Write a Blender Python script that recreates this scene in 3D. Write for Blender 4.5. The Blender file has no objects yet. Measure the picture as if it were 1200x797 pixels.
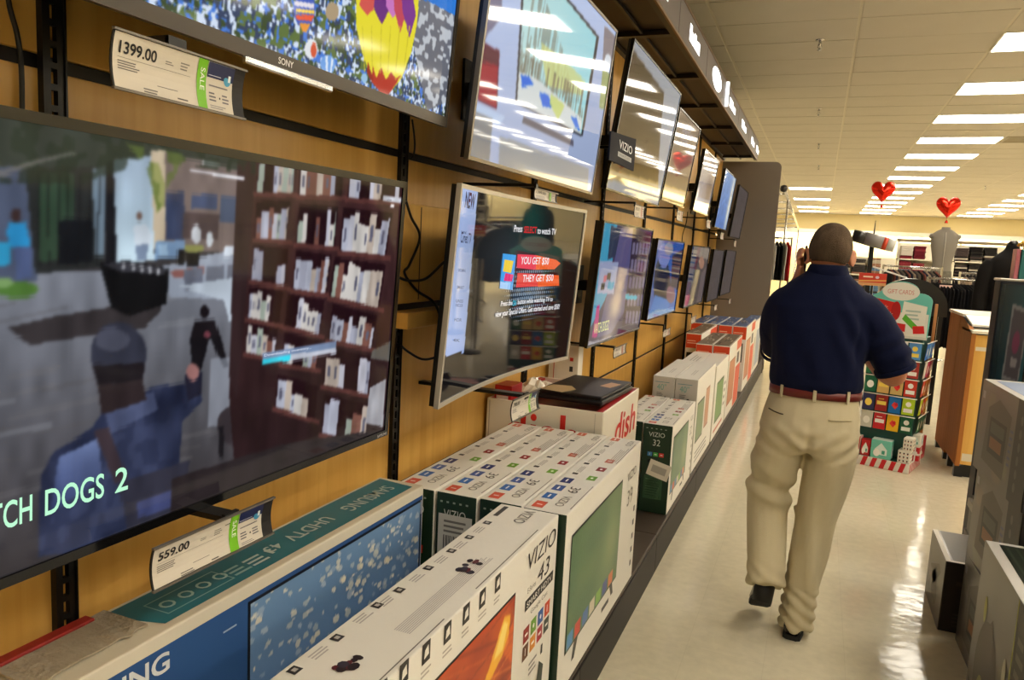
import bpy, bmesh, math, random
import numpy as np
from mathutils import Vector, Matrix, noise as mnoise

random.seed(7); rng = np.random.RandomState(7)
sc = bpy.context.scene
COL = sc.collection
V = Vector

# ------------------------------------------------------------------ camera
FPX, PCX, PCY = 883.0, 600.0, 398.5
def _dir(px, py):
    return V((px - PCX, -(py - PCY), -FPX)).normalized()
AXY = _dir(962, 306)                       # the aisle runs along +y
AXZ = -_dir(235, 7400); AXZ = (AXZ - AXY * AXY.dot(AXZ)).normalized()
AXX = AXY.cross(AXZ)
ROT = Matrix((AXX, AXY, AXZ))              # camera axes -> world
CAMP = V((1.28, 0.0, 1.62))
cam_d = bpy.data.cameras.new('camera'); cam = bpy.data.objects.new('camera', cam_d); COL.objects.link(cam)
cam_d.sensor_width = 36.0; cam_d.sensor_fit = 'HORIZONTAL'; cam_d.lens = FPX / 1200 * 36.0
cam_d.clip_start = 0.02; cam_d.clip_end = 200
cam.matrix_world = Matrix.Translation(CAMP) @ ROT.to_4x4()
sc.camera = cam

# ------------------------------------------------------------------ world, exposure
w = bpy.data.worlds.new('World'); sc.world = w; w.use_nodes = True
bg = w.node_tree.nodes['Background']; bg.inputs[0].default_value = (1.0, 0.86, 0.66, 1); bg.inputs[1].default_value = 0.03
sc.view_settings.view_transform = 'Standard'; sc.view_settings.look = 'None'
sc.view_settings.exposure = 0.0; sc.view_settings.gamma = 1.0; sc.view_settings.use_curve_mapping = False
sc.cycles.use_denoising = True
sc.cycles.max_bounces = 8; sc.cycles.diffuse_bounces = 4; sc.cycles.glossy_bounces = 4; sc.cycles.caustics_reflective = False
LAMP = 17.5                                # radiance of the ceiling troffers
LAMPCOL = (1.0, 0.915, 0.765)

# ------------------------------------------------------------------ colours and materials
def lin(c):
    return tuple(((x / 255.0) / 12.92 if x / 255.0 <= 0.04045 else ((x / 255.0 + 0.055) / 1.055) ** 2.4) for x in c[:3])
_M = {}
def pmat(key, col, rough=0.5, spec=0.5, metal=0.0, emit=None, es=0.0, coat=0.0, bump=None, var=None, attr=False, sheen=0.0):
    """procedural principled material; bump=(scale,strength), var=(scale,amount,stretch)"""
    if key in _M: return _M[key]
    m = bpy.data.materials.new(key); m.use_nodes = True; nt = m.node_tree; b = nt.nodes['Principled BSDF']
    c = (*lin(col), 1)
    b.inputs['Base Color'].default_value = c
    b.inputs['Roughness'].default_value = rough
    b.inputs['Specular IOR Level'].default_value = spec
    b.inputs['Metallic'].default_value = metal
    b.inputs['Coat Weight'].default_value = coat
    if sheen: b.inputs['Sheen Weight'].default_value = sheen
    if emit:
        b.inputs['Emission Color'].default_value = (*emit, 1); b.inputs['Emission Strength'].default_value = es
    tc = None
    def coord(stretch=(1, 1, 1)):
        t = nt.nodes.new('ShaderNodeTexCoord'); mp = nt.nodes.new('ShaderNodeMapping')
        mp.inputs['Scale'].default_value = stretch
        nt.links.new(t.outputs['Object'], mp.inputs['Vector']); return mp.outputs['Vector']
    src = None
    if attr:
        a = nt.nodes.new('ShaderNodeAttribute'); a.attribute_name = 'Col'; src = a.outputs['Color']
        nt.links.new(src, b.inputs['Base Color'])
    if var:
        n = nt.nodes.new('ShaderNodeTexNoise'); n.inputs['Scale'].default_value = var[0]; n.inputs['Detail'].default_value = 5
        nt.links.new(coord(var[2] if len(var) > 2 else (1, 1, 1)), n.inputs['Vector'])
        r = nt.nodes.new('ShaderNodeMapRange'); r.inputs['To Min'].default_value = 1 - var[1]; r.inputs['To Max'].default_value = 1 + var[1]
        nt.links.new(n.outputs['Fac'], r.inputs['Value'])
        mx = nt.nodes.new('ShaderNodeMix'); mx.data_type = 'RGBA'; mx.blend_type = 'MULTIPLY'; mx.inputs['Factor'].default_value = 1
        if src: nt.links.new(src, mx.inputs['A'])
        else: mx.inputs['A'].default_value = c
        nt.links.new(r.outputs['Result'], mx.inputs['B'])
        nt.links.new(mx.outputs['Result'], b.inputs['Base Color'])
    if bump:
        n = nt.nodes.new('ShaderNodeTexNoise'); n.inputs['Scale'].default_value = bump[0]; n.inputs['Detail'].default_value = 4
        nt.links.new(coord(), n.inputs['Vector'])
        bp = nt.nodes.new('ShaderNodeBump'); bp.inputs['Strength'].default_value = bump[1]; bp.inputs['Distance'].default_value = 0.01
        nt.links.new(n.outputs['Fac'], bp.inputs['Height']); nt.links.new(bp.outputs['Normal'], b.inputs['Normal'])
    _M[key] = m; return m

def screen_mat(key, strength, rough=0.04, base=(6, 6, 7), spec=0.5):
    if key in _M: return _M[key]
    m = bpy.data.materials.new(key); m.use_nodes = True; nt = m.node_tree; b = nt.nodes['Principled BSDF']
    b.inputs['Base Color'].default_value = (*lin(base), 1); b.inputs['Roughness'].default_value = rough
    b.inputs['Specular IOR Level'].default_value = spec
    a = nt.nodes.new('ShaderNodeAttribute'); a.attribute_name = 'Col'
    nt.links.new(a.outputs['Color'], b.inputs['Emission Color']); b.inputs['Emission Strength'].default_value = strength
    m.cycles.emission_sampling = 'NONE'
    _M[key] = m; return m

INK = pmat('printed_ink', (255, 255, 255), 0.42, 0.35, attr=True)
CARD = pmat('printed_cardboard', (255, 255, 255), 0.38, 0.4, attr=True, bump=(60, 0.05))
CLOTHC = pmat('cloth_coloured', (255, 255, 255), 0.9, 0.1, attr=True, bump=(300, 0.2))
BLACKP = pmat('black_plastic', (16, 16, 17), 0.28)
BLACKM = pmat('black_metal', (20, 19, 19), 0.4, metal=0.3)
CHROME = pmat('chrome', (200, 200, 200), 0.15, metal=1.0)
SILVERP = pmat('silver_plastic', (176, 170, 160), 0.3, metal=0.5)
DARKG = pmat('dark_grey_plastic', (52, 50, 50), 0.4)
CABLE = pmat('cable_rubber', (12, 12, 12), 0.5)
WHITEPL = pmat('white_plastic', (215, 213, 208), 0.4)

# ------------------------------------------------------------------ mesh building (world coordinates)
MAT = {}                                  # object -> world matrix of its root
def tag(o, label=None, cat=None, group=None, kind=None):
    if label: o['label'] = label
    if cat: o['category'] = cat
    if group: o['group'] = group
    if kind: o['kind'] = kind
    return o
def root(name, label, cat, loc, group=None, yaw=0.0, kind=None, M=None):
    o = bpy.data.objects.new(name, None); COL.objects.link(o); o.empty_display_size = 0.05
    M = M or (Matrix.Translation(V(loc)) @ Matrix.Rotation(yaw, 4, 'Z'))
    o.matrix_world = M; MAT[o] = M.copy()
    return tag(o, label, cat, group, kind)

class MB:
    def __init__(s): s.v = []; s.f = []; s.c = []; s.sm = []
    def add(s, vs, fs, col=None, M=None, smooth=False):
        k = len(s.v)
        if M is not None: vs = [M @ V(p) for p in vs]
        s.v += [tuple(p) for p in vs]
        for f in fs: s.f.append([i + k for i in f]); s.c.append(col); s.sm.append(smooth)
        return s
    def box(s, lo, hi, col=None, M=None, cols=None):
        x0, y0, z0 = lo; x1, y1, z1 = hi
        vs = [(x0,y0,z0),(x1,y0,z0),(x1,y1,z0),(x0,y1,z0),(x0,y0,z1),(x1,y0,z1),(x1,y1,z1),(x0,y1,z1)]
        fs = [(0,3,2,1),(4,5,6,7),(0,1,5,4),(1,2,6,5),(2,3,7,6),(3,0,4,7)]   # -z +z -y +x +y -x
        if cols:
            for f, c in zip(fs, cols): s.add(vs, [f], c, M)
        else: s.add(vs, fs, col, M)
        return s
    def bevel_box(s, lo, hi, r, col=None, M=None, seg=2, cols=None):
        bm = bmesh.new(); bmesh.ops.create_cube(bm, size=1.0)
        for v in bm.verts:
            v.co = V([(lo[i] + hi[i]) / 2 + v.co[i] * (hi[i] - lo[i]) for i in range(3)])
        bmesh.ops.bevel(bm, geom=list(bm.edges), offset=r, segments=seg, affect='EDGES', profile=0.5)
        bm.verts.index_update(); bm.normal_update()
        vs = [v.co.copy() for v in bm.verts]
        for f in bm.faces:
            c = col
            if cols:
                n = f.normal; k = max(range(3), key=lambda i: abs(n[i])); c = cols[{(2,0):0,(2,1):1,(1,0):2,(0,1):3,(1,1):4,(0,0):5}[(k, int(n[k] > 0))]]
            s.add([vs[v.index] for v in f.verts], [tuple(range(len(f.verts)))], c, M, smooth=False)
        bm.free(); return s
    def tube(s, pts, r, seg=8, col=None, cap=True, smooth=True, r2=None):
        pts = [V(p) for p in pts]; n = len(pts); rs = r if isinstance(r, (list, tuple)) else [r] * n
        vs = []; prev = None
        for i, p in enumerate(pts):
            t = (pts[min(i + 1, n - 1)] - pts[max(i - 1, 0)]).normalized()
            if prev is None:
                a = V((0, 0, 1)) if abs(t.z) < 0.9 else V((1, 0, 0)); u = t.cross(a).normalized()
            else: u = (prev - t * prev.dot(t)).normalized()
            prev = u; w_ = t.cross(u)
            for k in range(seg):
                a = 2 * math.pi * k / seg; vs.append(p + (u * math.cos(a) + w_ * math.sin(a)) * rs[i])
        fs = [(i*seg+k, i*seg+(k+1)%seg, (i+1)*seg+(k+1)%seg, (i+1)*seg+k) for i in range(n-1) for k in range(seg)]
        if cap: fs += [tuple(reversed(range(seg))), tuple((n-1)*seg+k for k in range(seg))]
        return s.add(vs, fs, col, smooth=smooth)
    def lathe(s, prof, c, seg=20, col=None, M=None, smooth=True):
        vs = []; n = len(prof)
        for r, z in prof:
            for k in range(seg):
                a = 2 * math.pi * k / seg; vs.append(V((c[0] + r * math.cos(a), c[1] + r * math.sin(a), c[2] + z)))
        fs = [(i*seg+k, i*seg+(k+1)%seg, (i+1)*seg+(k+1)%seg, (i+1)*seg+k) for i in range(n-1) for k in range(seg)]
        fs += [tuple(reversed(range(seg))), tuple((n-1)*seg+k for k in range(seg))]
        return s.add(vs, fs, col, M, smooth=smooth)
    def rings(s, rings, col=None, cap=True, smooth=True, M=None):
        n = len(rings); seg = len(rings[0]); vs = [p for r in rings for p in r]
        fs = [(i*seg+k, i*seg+(k+1)%seg, (i+1)*seg+(k+1)%seg, (i+1)*seg+k) for i in range(n-1) for k in range(seg)]
        if cap: fs += [tuple(reversed(range(seg))), tuple((n-1)*seg+k for k in range(seg))]
        return s.add(vs, fs, col, M, smooth=smooth)
    def prism(s, poly, M, d0, d1, col=None):
        """poly 2D in frame M (x,y), extruded along frame z from d0 to d1"""
        n = len(poly); vs = [M @ V((p[0], p[1], d0)) for p in poly] + [M @ V((p[0], p[1], d1)) for p in poly]
        fs = [tuple(reversed(range(n))), tuple(range(n, 2*n))] + [(i, (i+1)%n, n+(i+1)%n, n+i) for i in range(n)]
        return s.add(vs, fs, col)
    def mesh(s, name, mat, Minv=None):
        me = bpy.data.meshes.new(name)
        vs = s.v if Minv is None else [tuple(Minv @ V(p)) for p in s.v]
        me.from_pydata(vs, [], s.f)
        if any(c is not None for c in s.c):
            at = me.color_attributes.new('Col', 'FLOAT_COLOR', 'CORNER'); data = []
            for f, c in zip(s.f, s.c):
                cc = (*lin(c), 1.0) if c is not None else (1, 1, 1, 1); data += list(cc) * len(f)
            at.data.foreach_set('color', data)
        me.polygons.foreach_set('use_smooth', s.sm)
        if mat: me.materials.append(mat)
        me.update(); return me
    def build(s, name, mat, parent=None, label=None, kind=None):
        M = MAT.get(parent, Matrix.Identity(4)) if parent else Matrix.Identity(4)
        o = bpy.data.objects.new(name, s.mesh(name, mat, M.inverted() if parent else None)); COL.objects.link(o)
        if parent: o.parent = parent; MAT[o] = M
        else: MAT[o] = M
        return tag(o, label, kind=kind)

def solid(name, mb, mat, label, cat, group=None, base=None, kind=None):
    """a thing that is one mesh: origin at its base"""
    xs = np.array(mb.v); lo = xs.min(0); hi = xs.max(0)
    b = V(base) if base else V(((lo[0]+hi[0])/2, (lo[1]+hi[1])/2, lo[2]))
    o = bpy.data.objects.new(name, mb.mesh(name, mat, Matrix.Translation(-b))); COL.objects.link(o); o.location = b
    MAT[o] = Matrix.Translation(b)
    return tag(o, label, cat, group, kind)

# ------------------------------------------------------------------ printed faces: frames, lettering, pictures
_TX = {}
def text_mesh(t, bold=0.0, shear=0.0):
    k = (t, bold, shear)
    if k in _TX: return _TX[k]
    cu = bpy.data.curves.new('lettering', 'FONT'); cu.body = t; cu.size = 1.0; cu.offset = bold; cu.shear = shear; cu.resolution_u = 4
    ob = bpy.data.objects.new('lettering', cu); COL.objects.link(ob)
    dg = bpy.context.evaluated_depsgraph_get(); me = bpy.data.meshes.new_from_object(ob.evaluated_get(dg))
    vs = [(v.co.x, v.co.y) for v in me.vertices]; fs = [tuple(p.vertices) for p in me.polygons]
    # normals must face +z
    out = []
    for f in fs:
        a = sum(vs[f[i]][0]*vs[f[(i+1)%len(f)]][1] - vs[f[(i+1)%len(f)]][0]*vs[f[i]][1] for i in range(len(f)))
        out.append(f if a > 0 else tuple(reversed(f)))
    bpy.data.objects.remove(ob); bpy.data.curves.remove(cu); bpy.data.meshes.remove(me)
    x0 = min(v[0] for v in vs); x1 = max(v[0] for v in vs); y0 = min(v[1] for v in vs); y1 = max(v[1] for v in vs)
    _TX[k] = (vs, out, x0, x1, y0, y1); return _TX[k]

def frame(o, u, v):
    u = V(u).normalized(); v = V(v); v = (v - u * u.dot(v)).normalized(); n = u.cross(v)
    M = Matrix((u, v, n)).transposed().to_4x4(); M.translation = V(o); return M
def px_on(M, px, py):
    """where the sight line through photo pixel (px,py) meets the plane of frame M: local (u,v)"""
    d = ROT @ _dir(px, py); n = M.col[2].to_3d(); o = M.translation
    t = (o - CAMP).dot(n) / d.dot(n); p = M.inverted() @ (CAMP + d * t); return (p.x, p.y)

class Sheet:
    """flat print on a frame; everything in metres of the frame"""
    def __init__(s, M, z=0.0008, bend=None): s.M = M; s.mb = MB(); s.z = z; s.bend = bend; s.extra = []
    def piece(s, name):
        b = MB(); s.extra.append((name, b)); return b
    def _p(s, u, v, dz=0.0):
        q = V((u, v, s.z + dz))
        if s.bend: q = s.bend(q)
        return s.M @ q
    def poly(s, pts, col, dz=0.0):
        a = sum(pts[i][0]*pts[(i+1)%len(pts)][1] - pts[(i+1)%len(pts)][0]*pts[i][1] for i in range(len(pts)))
        if a < 0: pts = list(reversed(pts))
        us = [p[0] for p in pts]
        if s.bend and max(us) - min(us) > 0.03:
            def clip(P, c, sg):
                out = []
                for i in range(len(P)):
                    a, b = P[i], P[(i+1) % len(P)]; da, db = sg*(a[0]-c), sg*(b[0]-c)
                    if da >= 0: out.append(a)
                    if (da >= 0) != (db >= 0): t = da/(da-db); out.append((c, a[1]+(b[1]-a[1])*t))
                return out
            n = max(1, int((max(us)-min(us))/0.025))
            for k in range(n):
                a, b = min(us)+(max(us)-min(us))*k/n, min(us)+(max(us)-min(us))*(k+1)/n; q = clip(clip(pts, a, 1), b, -1)
                if len(q) > 2: s.mb.add([s._p(p[0], p[1], dz) for p in q], [tuple(range(len(q)))], col)
            return s
        s.mb.add([s._p(p[0], p[1], dz) for p in pts], [tuple(range(len(pts)))], col); return s
    def rect(s, u0, v0, u1, v1, col, dz=0.0): return s.poly([(u0, v0), (u1, v0), (u1, v1), (u0, v1)], col, dz)
    def ell(s, u, v, ru, rv, col, dz=0.0, n=20): return s.poly([(u + ru*math.cos(2*math.pi*k/n), v + rv*math.sin(2*math.pi*k/n)) for k in range(n)], col, dz)
    def ring(s, u, v, r0, r1, col, dz=0.0, n=20):
        for k in range(n):
            a, b = 2*math.pi*k/n, 2*math.pi*(k+1)/n
            s.poly([(u+r1*math.cos(a), v+r1*math.sin(a)), (u+r1*math.cos(b), v+r1*math.sin(b)), (u+r0*math.cos(b), v+r0*math.sin(b)), (u+r0*math.cos(a), v+r0*math.sin(a))], col, dz)
        return s
    def outline(s, u0, v0, u1, v1, t, col, dz=0.0):
        s.rect(u0, v0, u1, v0+t, col, dz); s.rect(u0, v1-t, u1, v1, col, dz); s.rect(u0, v0+t, u0+t, v1-t, col, dz); s.rect(u1-t, v0+t, u1, v1-t, col, dz); return s
    def text(s, t, u, v, h, col, w=None, rot=0.0, bold=0.0, shear=0.0, dz=0.0004, align='l', flip=False):
        """cap height h; w forces the width; (u,v) lower-left of the lettering before rotation"""
        vs, fs, x0, x1, y0, y1 = text_mesh(t, bold, shear)
        sy = h / max(1e-6, (y1 - y0)); sx = (w / (x1 - x0)) if w else sy
        W_ = (x1 - x0) * sx; off = {'l': 0, 'c': -W_/2, 'r': -W_}[align]
        ca, sa = math.cos(rot), math.sin(rot); P = []
        for x, y in vs:
            a = (x - x0) * sx + off; b = (y - y0) * sy
            P.append(s._p(u + a*ca - b*sa, v + a*sa + b*ca, dz))
        s.piece('lettering').add(P, fs, col); return s
    def lines(s, u0, v0, u1, v1, n, col, fill=0.45, jitter=0.3, dz=0.0):
        """grey bars standing for lines of small print"""
        h = (v1 - v0) / n
        for i in range(n):
            e = u0 + (u1 - u0) * (1 - jitter * random.random())
            s.rect(u0, v0 + i*h, e, v0 + i*h + h*fill, col, dz)
        return s
    def build(s, name, parent, mat=None, label=None):
        o = s.mb.build(name, mat or INK, parent, label) if s.mb.f else None
        for n_, b in s.extra:
            if b.f: q = b.build(n_, mat or INK, parent); o = o or q
        return o

class Canvas:
    """a small raster of colours, painted by code, laid on a screen or carton as coloured mesh points"""
    def __init__(s, W, H, bg=(0, 0, 0), M=None, size=None):
        s.W, s.H, s.M, s.size = W, H, M, size
        s.a = np.ones((H, W, 3)) * np.array(bg, float)
        s.X, s.Y = np.meshgrid((np.arange(W) + 0.5) / W, (np.arange(H) + 0.5) / H)   # v up
    def uv(s, p):
        if s.M is None: return p
        u, v = px_on(s.M, *p); return (u / s.size[0] , v / s.size[1])
    def mask(s, pts):
        pts = [s.uv(p) for p in pts]; m = np.zeros((s.H, s.W), bool); n = len(pts)
        for i in range(n):
            (x0, y0), (x1, y1) = pts[i], pts[(i+1) % n]
            if y0 == y1: continue
            c = ((y0 > s.Y) != (y1 > s.Y)) & (s.X < (x1-x0) * (s.Y-y0) / (y1-y0) + x0); m ^= c
        return m.astype(float)
    def emask(s, c, rx, ry, ang=0.0):
        """ellipse given by centre and radii in the same units as points"""
        pts = [(c[0] + rx*math.cos(t)*math.cos(ang) - ry*math.sin(t)*math.sin(ang), c[1] + rx*math.cos(t)*math.sin(ang) + ry*math.sin(t)*math.cos(ang)) for t in np.linspace(0, 2*math.pi, 25)[:-1]]
        return s.mask(pts)
    def put(s, m, col, alpha=1.0):
        m = (m * alpha)[..., None]; s.a = s.a * (1 - m) + np.array(col, float) * m if not isinstance(col, np.ndarray) or col.ndim == 1 else s.a * (1 - m) + col * m; return s
    def poly(s, pts, col, alpha=1.0): return s.put(s.mask(pts), col, alpha)
    def ell(s, c, rx, ry, col, alpha=1.0, ang=0.0): return s.put(s.emask(c, rx, ry, ang), col, alpha)
    def grad(s, pts, c0, c1, p0, p1, alpha=1.0):
        m = s.mask(pts); a = s.uv(p0); b = s.uv(p1); d = (b[0]-a[0], b[1]-a[1]); L = d[0]**2 + d[1]**2
        t = np.clip(((s.X-a[0])*d[0] + (s.Y-a[1])*d[1]) / L, 0, 1)[..., None]
        return s.put(m, np.array(c0, float) * (1-t) + np.array(c1, float) * t, alpha)
    def noise(s, nx, ny, seed=0):
        r = np.random.RandomState(seed).rand(ny + 2, nx + 2)
        gx = s.X * nx; gy = s.Y * ny; ix = gx.astype(int); iy = gy.astype(int); fx = gx - ix; fy = gy - iy
        fx = fx*fx*(3-2*fx); fy = fy*fy*(3-2*fy)
        return (r[iy, ix]*(1-fx) + r[iy, ix+1]*fx)*(1-fy) + (r[iy+1, ix]*(1-fx) + r[iy+1, ix+1]*fx)*fy
    def blur(s, n=1):
        for _ in range(n):
            p = np.pad(s.a, ((1,1),(1,1),(0,0)), 'edge'); s.a = (p[:-2,1:-1] + p[2:,1:-1] + p[1:-1,:-2] + p[1:-1,2:] + 2*s.a) / 6
        return s
    def build(s, name, M, w, h, mat, parent, z=0.0, bend=None, label=None):
        W, H = s.W, s.H; us = np.linspace(0, w, W); vs = np.linspace(0, h, H)
        U, Vv = np.meshgrid(us, vs); P = np.stack([U.ravel(), Vv.ravel(), np.full(W*H, z)], 1)
        if bend: P = np.array([tuple(bend(V(p))) for p in P])
        R = np.array(M.to_3x3()); P = P @ R.T + np.array(M.translation)
        Mi = MAT[parent].inverted(); P = P @ np.array(Mi.to_3x3()).T + np.array(Mi.translation)
        i = (np.arange(H-1)[:, None]*W + np.arange(W-1)[None, :]).ravel(); F = np.stack([i, i+1, i+W+1, i+W], 1)
        me = bpy.data.meshes.new(name); me.from_pydata(P.tolist(), [], F.tolist())
        c = s.a / 255.0; c = np.where(c <= 0.04045, c/12.92, ((np.maximum(c, 0)+0.055)/1.055)**2.4)
        at = me.color_attributes.new('Col', 'FLOAT_COLOR', 'POINT')
        at.data.foreach_set('color', np.concatenate([c.reshape(-1, 3), np.ones((W*H, 1))], 1).ravel())
        me.materials.append(mat); me.update()
        o = bpy.data.objects.new(name, me); COL.objects.link(o); o.parent = parent; MAT[o] = MAT[parent]
        return tag(o, label)

def copy_tree(o, dloc, parent=None, **kw):
    c = o.copy(); COL.objects.link(c)
    if parent: c.parent = parent; MAT[c] = MAT.get(parent)
    else:
        c.location = o.location + V(dloc); MAT[c] = Matrix.Translation(V(dloc)) @ MAT[o]
        tag(c, **kw)
    for ch in [x for x in bpy.data.objects if x.parent == o]: copy_tree(ch, dloc, c)
    return c

def remeshed(name, mb, mat, voxel, smooth_it, parent, disp=None, sm_factor=0.5):
    """union of overlapping lofts into one continuous surface"""
    o = bpy.data.objects.new(name, mb.mesh(name, None)); COL.objects.link(o)
    r = o.modifiers.new('r', 'REMESH'); r.mode = 'VOXEL'; r.voxel_size = voxel; r.use_smooth_shade = True
    if smooth_it:
        q = o.modifiers.new('s', 'SMOOTH'); q.iterations = smooth_it; q.factor = sm_factor
    dg = bpy.context.evaluated_depsgraph_get(); me = bpy.data.meshes.new_from_object(o.evaluated_get(dg)); old = o.data
    bpy.data.objects.remove(o); bpy.data.meshes.remove(old); me.name = name
    if disp:
        me.update(); ns = [v.normal.copy() for v in me.vertices]
        for v, n in zip(me.vertices, ns): v.co = v.co + n * disp(v.co, n)
    M = MAT.get(parent, Matrix.Identity(4)); me.transform(M.inverted())
    me.materials.clear(); me.materials.append(mat)
    me.polygons.foreach_set('use_smooth', [True]*len(me.polygons)); me.update()
    ob = bpy.data.objects.new(name, me); COL.objects.link(ob)
    if parent: ob.parent = parent; MAT[ob] = M
    return ob
# ================================================================== the setting
CEIL = 3.88
def floor_mat():
    m = bpy.data.materials.new('vinyl_floor'); m.use_nodes = True; nt = m.node_tree; b = nt.nodes['Principled BSDF']; N = nt.nodes.new; L = nt.links.new
    tc = N('ShaderNodeTexCoord'); br = N('ShaderNodeTexBrick'); br.offset = 0.0; br.inputs['Scale'].default_value = 1.0
    br.inputs['Brick Width'].default_value = 0.305; br.inputs['Row Height'].default_value = 0.305; br.inputs['Mortar Size'].default_value = 0.0012
    br.inputs['Color1'].default_value = (*lin((212, 203, 178)), 1); br.inputs['Color2'].default_value = (*lin((209, 200, 175)), 1); br.inputs['Mortar'].default_value = (*lin((202, 193, 168)), 1)
    L(tc.outputs['Object'], br.inputs['Vector'])
    n1 = N('ShaderNodeTexNoise'); n1.inputs['Scale'].default_value = 22; n1.inputs['Detail'].default_value = 6; L(tc.outputs['Object'], n1.inputs['Vector'])
    mr = N('ShaderNodeMapRange'); mr.inputs['To Min'].default_value = 0.86; mr.inputs['To Max'].default_value = 1.12; L(n1.outputs['Fac'], mr.inputs['Value'])
    mx = N('ShaderNodeMix'); mx.data_type = 'RGBA'; mx.blend_type = 'MULTIPLY'; mx.inputs['Factor'].default_value = 1; L(br.outputs['Color'], mx.inputs['A']); L(mr.outputs['Result'], mx.inputs['B']); L(mx.outputs['Result'], b.inputs['Base Color'])
    n2 = N('ShaderNodeTexNoise'); n2.inputs['Scale'].default_value = 2.2; n2.inputs['Detail'].default_value = 3; L(tc.outputs['Object'], n2.inputs['Vector'])
    r2 = N('ShaderNodeMapRange'); r2.inputs['To Min'].default_value = 0.06; r2.inputs['To Max'].default_value = 0.15; L(n2.outputs['Fac'], r2.inputs['Value']); L(r2.outputs['Result'], b.inputs['Roughness'])
    n3 = N('ShaderNodeTexNoise'); n3.inputs['Scale'].default_value = 7; n3.inputs['Detail'].default_value = 2; L(tc.outputs['Object'], n3.inputs['Vector'])
    bp = N('ShaderNodeBump'); bp.inputs['Strength'].default_value = 0.2; bp.inputs['Distance'].default_value = 0.01; L(n3.outputs['Fac'], bp.inputs['Height']); L(bp.outputs['Normal'], b.inputs['Normal'])
    b.inputs['Specular IOR Level'].default_value = 0.28
    return m
X0, X1, Y0, Y1 = -9.0, 17.0, -7.0, 39.5
tag(MB().box((X0, Y0, -0.1), (X1, Y1, 0)).build('floor', floor_mat()), 'cream vinyl tile floor polished to a soft shine', kind='structure')
WALLC = pmat('cream_wall_paint', (226, 214, 176), 0.7, var=(0.6, 0.04))
WALLB = pmat('yellow_wall_paint', (232, 214, 160), 0.7, var=(0.5, 0.03))
tag(MB().box((X0, Y1, 0), (X1, Y1+0.15, CEIL)).build('wall_back', WALLB), 'pale yellow far wall of the store', kind='structure')
tag(MB().box((X1, Y0, 0), (X1+0.15, Y1, CEIL)).build('wall_right', WALLC), 'cream side wall beyond the clothing racks', kind='structure')
tag(MB().box((X0, Y0-0.15, 0), (X1, Y0, CEIL)).build('wall_front', WALLC), 'cream wall behind the electronics aisle', kind='structure')
tag(MB().box((X0-0.15, Y0, 0), (X0, Y1, CEIL)).build('wall_side', WALLC), 'cream wall beyond the television partition', kind='structure')

# ---- ceiling: suspended tiles on a grid; near tiles one by one, the far field joined
TILE = pmat('ceiling_tile', (194, 186, 170), 0.9, 0.1, bump=(160, 0.35), var=(2.0, 0.05))
TBAR = pmat('ceiling_bar', (196, 186, 162), 0.6)
ceil = tag(MB().box((X0, Y0, CEIL+0.02), (X1, Y1, CEIL+0.12)).build('ceiling', TILE), 'suspended ceiling of off-white tiles', kind='structure')
PX_, PY_ = 1.285, 0.7333; GX, GY = 0.115, 8.65
LAMPS = set()
for k in range(-6, 14): LAMPS.add((2, 3*k)); LAMPS.add((5, 3*k)); LAMPS.add((8, 3*k)); LAMPS.add((11, 3*k))
for j in (23, 29, 35, 39): LAMPS.add((0, j))
for k in range(-6, 14): LAMPS.add((-4, 3*k+1))
tile_me = MB().bevel_box((0.012, 0.012, -0.012), (PX_-0.012, PY_-0.012, 0.02), 0.004, seg=1).mesh('ceiling_tile', TILE)
far = MB(); bars = MB()
i0, i1 = int((X0-GX)/PX_)-0, int((X1-GX)/PX_); j0, j1 = int((Y0-GY)/PY_), int((Y1-GY)/PY_)
for i in range(i0, i1):
    for j in range(j0, j1+1):
        if (i, j) in LAMPS: continue
        x, y = GX + i*PX_, GY + j*PY_
        dz = random.uniform(-0.002, 0.0015)
        if -1 <= i <= 5 and -7 <= j <= 13:
            o = bpy.data.objects.new('ceiling_tile', tile_me); COL.objects.link(o); o.parent = ceil
            o.location = (x, y, CEIL + dz); o.rotation_euler = (random.uniform(-.0015, .0015), random.uniform(-.001, .001), 0)
        else: far.box((x+0.012, y+0.012, CEIL-0.012+dz), (x+PX_-0.012, y+PY_-0.012, CEIL+0.02))
o = far.build('ceiling_tiles', TILE, ceil, kind='stuff')
for i in range(i0, i1+1): bars.box((GX+i*PX_-0.012, Y0, CEIL-0.010), (GX+i*PX_+0.012, Y1, CEIL+0.02))
for j in range(j0, j1+1): bars.box((X0, GY+j*PY_-0.010, CEIL-0.008), (X1, GY+j*PY_+0.010, CEIL+0.02))
bars.build('ceiling_grid', TBAR, ceil)

# ---- fluorescent troffers
def lamp_mat():
    m = bpy.data.materials.new('troffer_diffuser'); m.use_nodes = True; b = m.node_tree.nodes['Principled BSDF']
    b.inputs['Base Color'].default_value = (0.8, 0.8, 0.8, 1); b.inputs['Emission Color'].default_value = (*LAMPCOL, 1); b.inputs['Emission Strength'].default_value = LAMP
    return m
LM = lamp_mat(); fr_m = pmat('white_enamel', (220, 218, 210), 0.4)
dif = MB().box((0.02, 0.02, -0.016), (PX_-0.02, PY_-0.02, -0.006)).mesh('diffuser', LM)
fm = MB()
fm.box((0, 0, -0.02), (PX_, 0.02, 0.03)); fm.box((0, PY_-0.02, -0.02), (PX_, PY_, 0.03)); fm.box((0, 0.02, -0.02), (0.02, PY_-0.02, 0.03)); fm.box((PX_-0.02, 0.02, -0.02), (PX_, PY_-0.02, 0.03)); fm.box((0.02, 0.02, 0.0), (PX_-0.02, PY_-0.02, 0.03))
frm = fm.mesh('frame', fr_m)
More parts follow.
